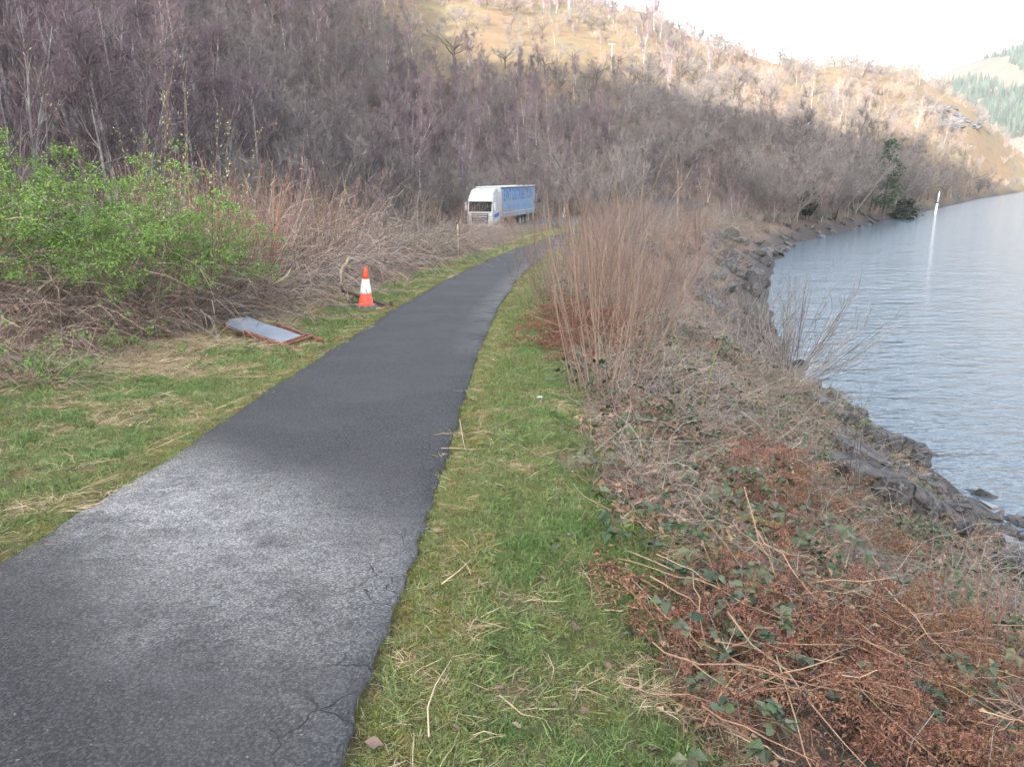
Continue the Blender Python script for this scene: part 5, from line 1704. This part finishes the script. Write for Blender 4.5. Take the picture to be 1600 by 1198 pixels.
# utility pole on the hillside
up0 = ground_at(955, 116, 0, 2, .05)
M_WOOD = plainmat('weathered_wood', (.34, .31, .28), .85)
pole = empty('utility_pole', tuple(up0), 0, 'thin utility pole with a crossarm on the hillside', 'pole')
lathe([(.16, -.5), (.11, 7.4)], 8).build('shaft', M_WOOD, pole, True)
MB().box((0, 0, 7.1), (1.7, .12, .12)).build('crossarm', M_WOOD, pole)

# ------------------------------------------------------------------ small things
M_MOSS = plainmat('log_moss', (.17, .17, .045), .95, 0, (.09, .075, .045), 11, .02)
lp = ground_at(1140, 806)
P = grow(np.array([[-.33, .12, .05]]), np.array([[1, -.42, .0]]), .75, 7, .05, .05)
lg = MB().tubes(P, np.array([[.035, .04, .038, .035, .033, .03, .022]]), 10)
o = lg.build('mossy_log', M_MOSS, None, True, loc=tuple(lp + np.array([0, 0, .04]))); tag(o, 'short yellow green mossy log lying in the brambles', 'log')
M_PALEWOOD = plainmat('pale_wood', (.52, .42, .28), .8, 0, (.38, .29, .19), 14)
bp = dist_at(528, 425, 15.2)
P = np.array([[[.14, 0, .30], [.10, 0, .20], [.02, 0, .12], [-.03, 0, .0], [-.02, 0, -.14], [-.07, 0, -.26]]])
o = MB().tubes(P, np.array([[.012, .025, .022, .026, .020, .008]]), 7).build('broken_branch', M_PALEWOOD, None, True, loc=tuple(bp + np.array([.12, -.2, 0]))); tag(o, 'broken pale branch hanging in the bramble mound behind the cone', 'branch')
bp = dist_at(440, 440, 12.6)
P = np.array([[[-.16, 0, -.06], [.0, 0, .02], [.1, 0, .1], [.16, 0, .2]]])
o = MB().tubes(P, np.array([[.02, .03, .022, .008]]), 7).build('broken_branch', M_PALEWOOD, None, True, loc=tuple(bp)); tag(o, 'snapped orange brown branch stub in the brambles left of the cone', 'branch')
P = np.array([[[0, 0, -.1], [.01, 0, .6], [.0, 0, 1.35]]])
sk = dist_at(715, 366, 31)
o = MB().tubes(P, np.array([[.035, .035, .03]]), 6).build('stake', M_PALEWOOD, None, True, loc=(sk[0], sk[1], float(G(sk[0], sk[1])))); tag(o, 'pale wooden stake in the hedge left of the lorry', 'stake')

M_LITTER = plainmat('white_litter', (.75, .76, .78), .5)
def crumple(seed, s):
    r = np.random.default_rng(seed)
    v = np.array([(x, y, 0) for x in (-1, 0, 1) for y in (-1, 0, 1)], float); v += r.normal(0, .35, v.shape); v *= s; v[:, 2] = np.abs(v[:, 2]) * .7
    f = [(a, a + 1, a + 4, a + 3) for a in (0, 1, 3, 4)]
    return MB().add(np.concatenate([v, v - [0, 0, .004]]), [np.array(f), np.array(f)[:, ::-1] + 9])
for px, py, s, lab, lift in [(1236, 926, .035, 'crumpled silvery wrapper among the dead stems', .14), (1232, 922, .02, 'small torn piece of foil beside the silvery wrapper', .14), (843, 620, .025, 'small white scrap on the right verge', .04), (524, 427, .05, 'scrap of white litter caught in the brambles by the cone', .35), (150, 357, .04, 'white scrap caught in the thicket under the green shrub', 1.1),
                              (796, 419, .05, 'white scrap on the path near the bend', .01), (884, 337, .12, 'white scrap by the far end of the path', .1)]:
    p = ground_at(px, py, lift)
    if p is None: continue
    o = crumple(int(px), s).build('litter', M_LITTER, None, False, loc=tuple(p)); tag(o, lab, 'litter')
# leaves and twigs lying about
M_DLEAF = tintmat('fallen_leaf', (.12, .08, .06), (.30, .22, .165), .75, .3, .02)
DLM = []
for i in range(4):
    r = np.random.default_rng(60 + i)
    k = np.linspace(0, 1, 6); wd = np.array([.05, .6, .9, 1, .6, .0]) * .028
    v = []
    for q in range(6): v += [(k[q] * .085, wd[q], .016 + r.normal(0, .006)), (k[q] * .085, 0, .004), (k[q] * .085, -wd[q], .018 + r.normal(0, .006))]
    f = []
    for q in range(5): f += [(3 * q, 3 * q + 1, 3 * q + 4, 3 * q + 3), (3 * q + 1, 3 * q + 2, 3 * q + 5, 3 * q + 4)]
    DLM.append(MB().add(np.array(v), np.array(f), r.random()).mesh('fallen_leaf', M_DLEAF, True))
for px, py, s, lab in [(600, 1165, 1.25, 'purplish brown leaf by the cracked edge of the path at the bottom'), (800, 1128, .9, 'orange brown curled leaf in the right verge'), (772, 1072, .8, 'dark red brown leaf scrap in the grass'), (905, 985, 1.0, 'curled tan leaf stalk in the mossy grass'),
                          (955, 1042, .8, 'pale leaf at the edge of the bracken'), (905, 1112, .9, 'pale grey leaf in the lower verge'), (1012, 1170, 1.1, 'buff leaf at the bottom edge of the verge'), (1062, 1170, 1.2, 'dark leaf in the pale grass at the bottom edge'), (865, 1095, .7, 'brown leaf in the moss patch'),
                          (715, 1142, .7, 'grey green leaf beside the curved twig'), (855, 905, .8, 'tan leaf on the grass left of the bracken'), (1000, 720, 1.2, 'buff leaf among bramble sprigs by the verge'), (1255, 690, 1.6, 'pale lichen coloured leaf on the bank'), (1180, 690, 1.5, 'pale dead leaf hanging in the bank stems')]:
    p = ground_at(px, py, .03)
    o = link('fallen_leaf', DLM[int(px) % 4], None, (p[0], p[1], p[2] - .005), (rr.normal(0, .2), rr.normal(0, .2), rr.uniform(0, 6.28)), s * (.62 if p[1] < 6 else .8)); tag(o, lab, 'leaf', 'fallen leaves by the path')
def twig(pts, r0, lab, mat=M_PALEWOOD, lift=.02, name='twig'):
    P = []
    for q in pts:
        g = ground_at(*q, lift); P.append(g)
    P = np.array(P); c = P.mean(0)
    o = MB().tubes((P - c)[None], np.linspace(r0, r0 * .5, len(P))[None], 5).build(name, mat, None, True, loc=tuple(c)); tag(o, lab, 'twig')
twig([(670, 1150), (668, 1105), (680, 1070), (705, 1030)], .0035, 'curved bare twig arching over the lower verge', lift=.04)
twig([(70, 850), (110, 853), (155, 858)], .006, 'thin reddish twig lying on the pale part of the path', M_REDST, .022)
twig([(290, 741), (315, 733), (340, 721)], .005, 'pale dry stalk at the left edge of the path', lift=.025)
twig([(382, 715), (402, 706)], .004, 'short pale stalk on the dark part of the path', lift=.025)
twig([(690, 700), (715, 700), (740, 702)], .005, 'pale stalk lying across the right edge of the path', lift=.04)
twig([(718, 655), (724, 690), (727, 702)], .004, 'pale stalk standing at the right edge of the path', lift=.05)
twig([(765, 672), (800, 655), (830, 645)], .004, 'long dark twig lying across the right verge', M_REDST, .04)
twig([(780, 1085), (815, 1115), (848, 1122)], .003, 'thin straw coloured stalk in the lower verge', lift=.035)
twig([(690, 912), (715, 893), (735, 875)], .0035, 'straight straw stalk on the right verge', lift=.04)
tf = MB(); r = np.random.default_rng(2)
tf.leaves(np.c_[r.normal(0, .03, 14), r.normal(0, .02, 14), np.full(14, .004)], r.normal(size=(14, 3)) * [1, 1, .2], .02, .008, r.random(14))
p = ground_at(362, 784); o = tf.build('moss_tuft', M_IVY, None, loc=(p[0], p[1], p[2] + .03)); tag(o, 'small dark green moss tuft lying on the path', 'moss')


# ------------------------------------------------------------------ haze
HAZE = 0.00022
lo, hi = np.full(3, 1e9), np.full(3, -1e9)
bpy.context.view_layer.update()
for o in C.objects:
    if o.type != 'MESH' or o.get('kind') != 'structure': continue
    for c in o.bound_box:
        q = np.array(o.matrix_world @ Vector(c)); lo = np.minimum(lo, q); hi = np.maximum(hi, q)
c = (lo + hi) / 2; d = hi - lo
mh = bpy.data.materials.new('haze_air'); mh.use_nodes = True
t = mh.node_tree
for n_ in list(t.nodes):
    if n_.type == 'BSDF_PRINCIPLED': t.nodes.remove(n_)
pv = nd(t, 'ShaderNodeVolumePrincipled')
pv.inputs['Color'].default_value = (.93, .95, 1.0, 1)
pv.inputs['Density'].default_value = HAZE
pv.inputs['Anisotropy'].default_value = .2
t.links.new(pv.outputs[0], [n_ for n_ in t.nodes if n_.type == 'OUTPUT_MATERIAL'][0].inputs['Volume'])
o = MB().box((c[0], c[1], c[2] + 4), (d[0] + 40, d[1] + 40, d[2] + 10)).build('haze', mh, kind='stuff')
tag(o, 'thin pale haze filling the air over the loch', 'haze')
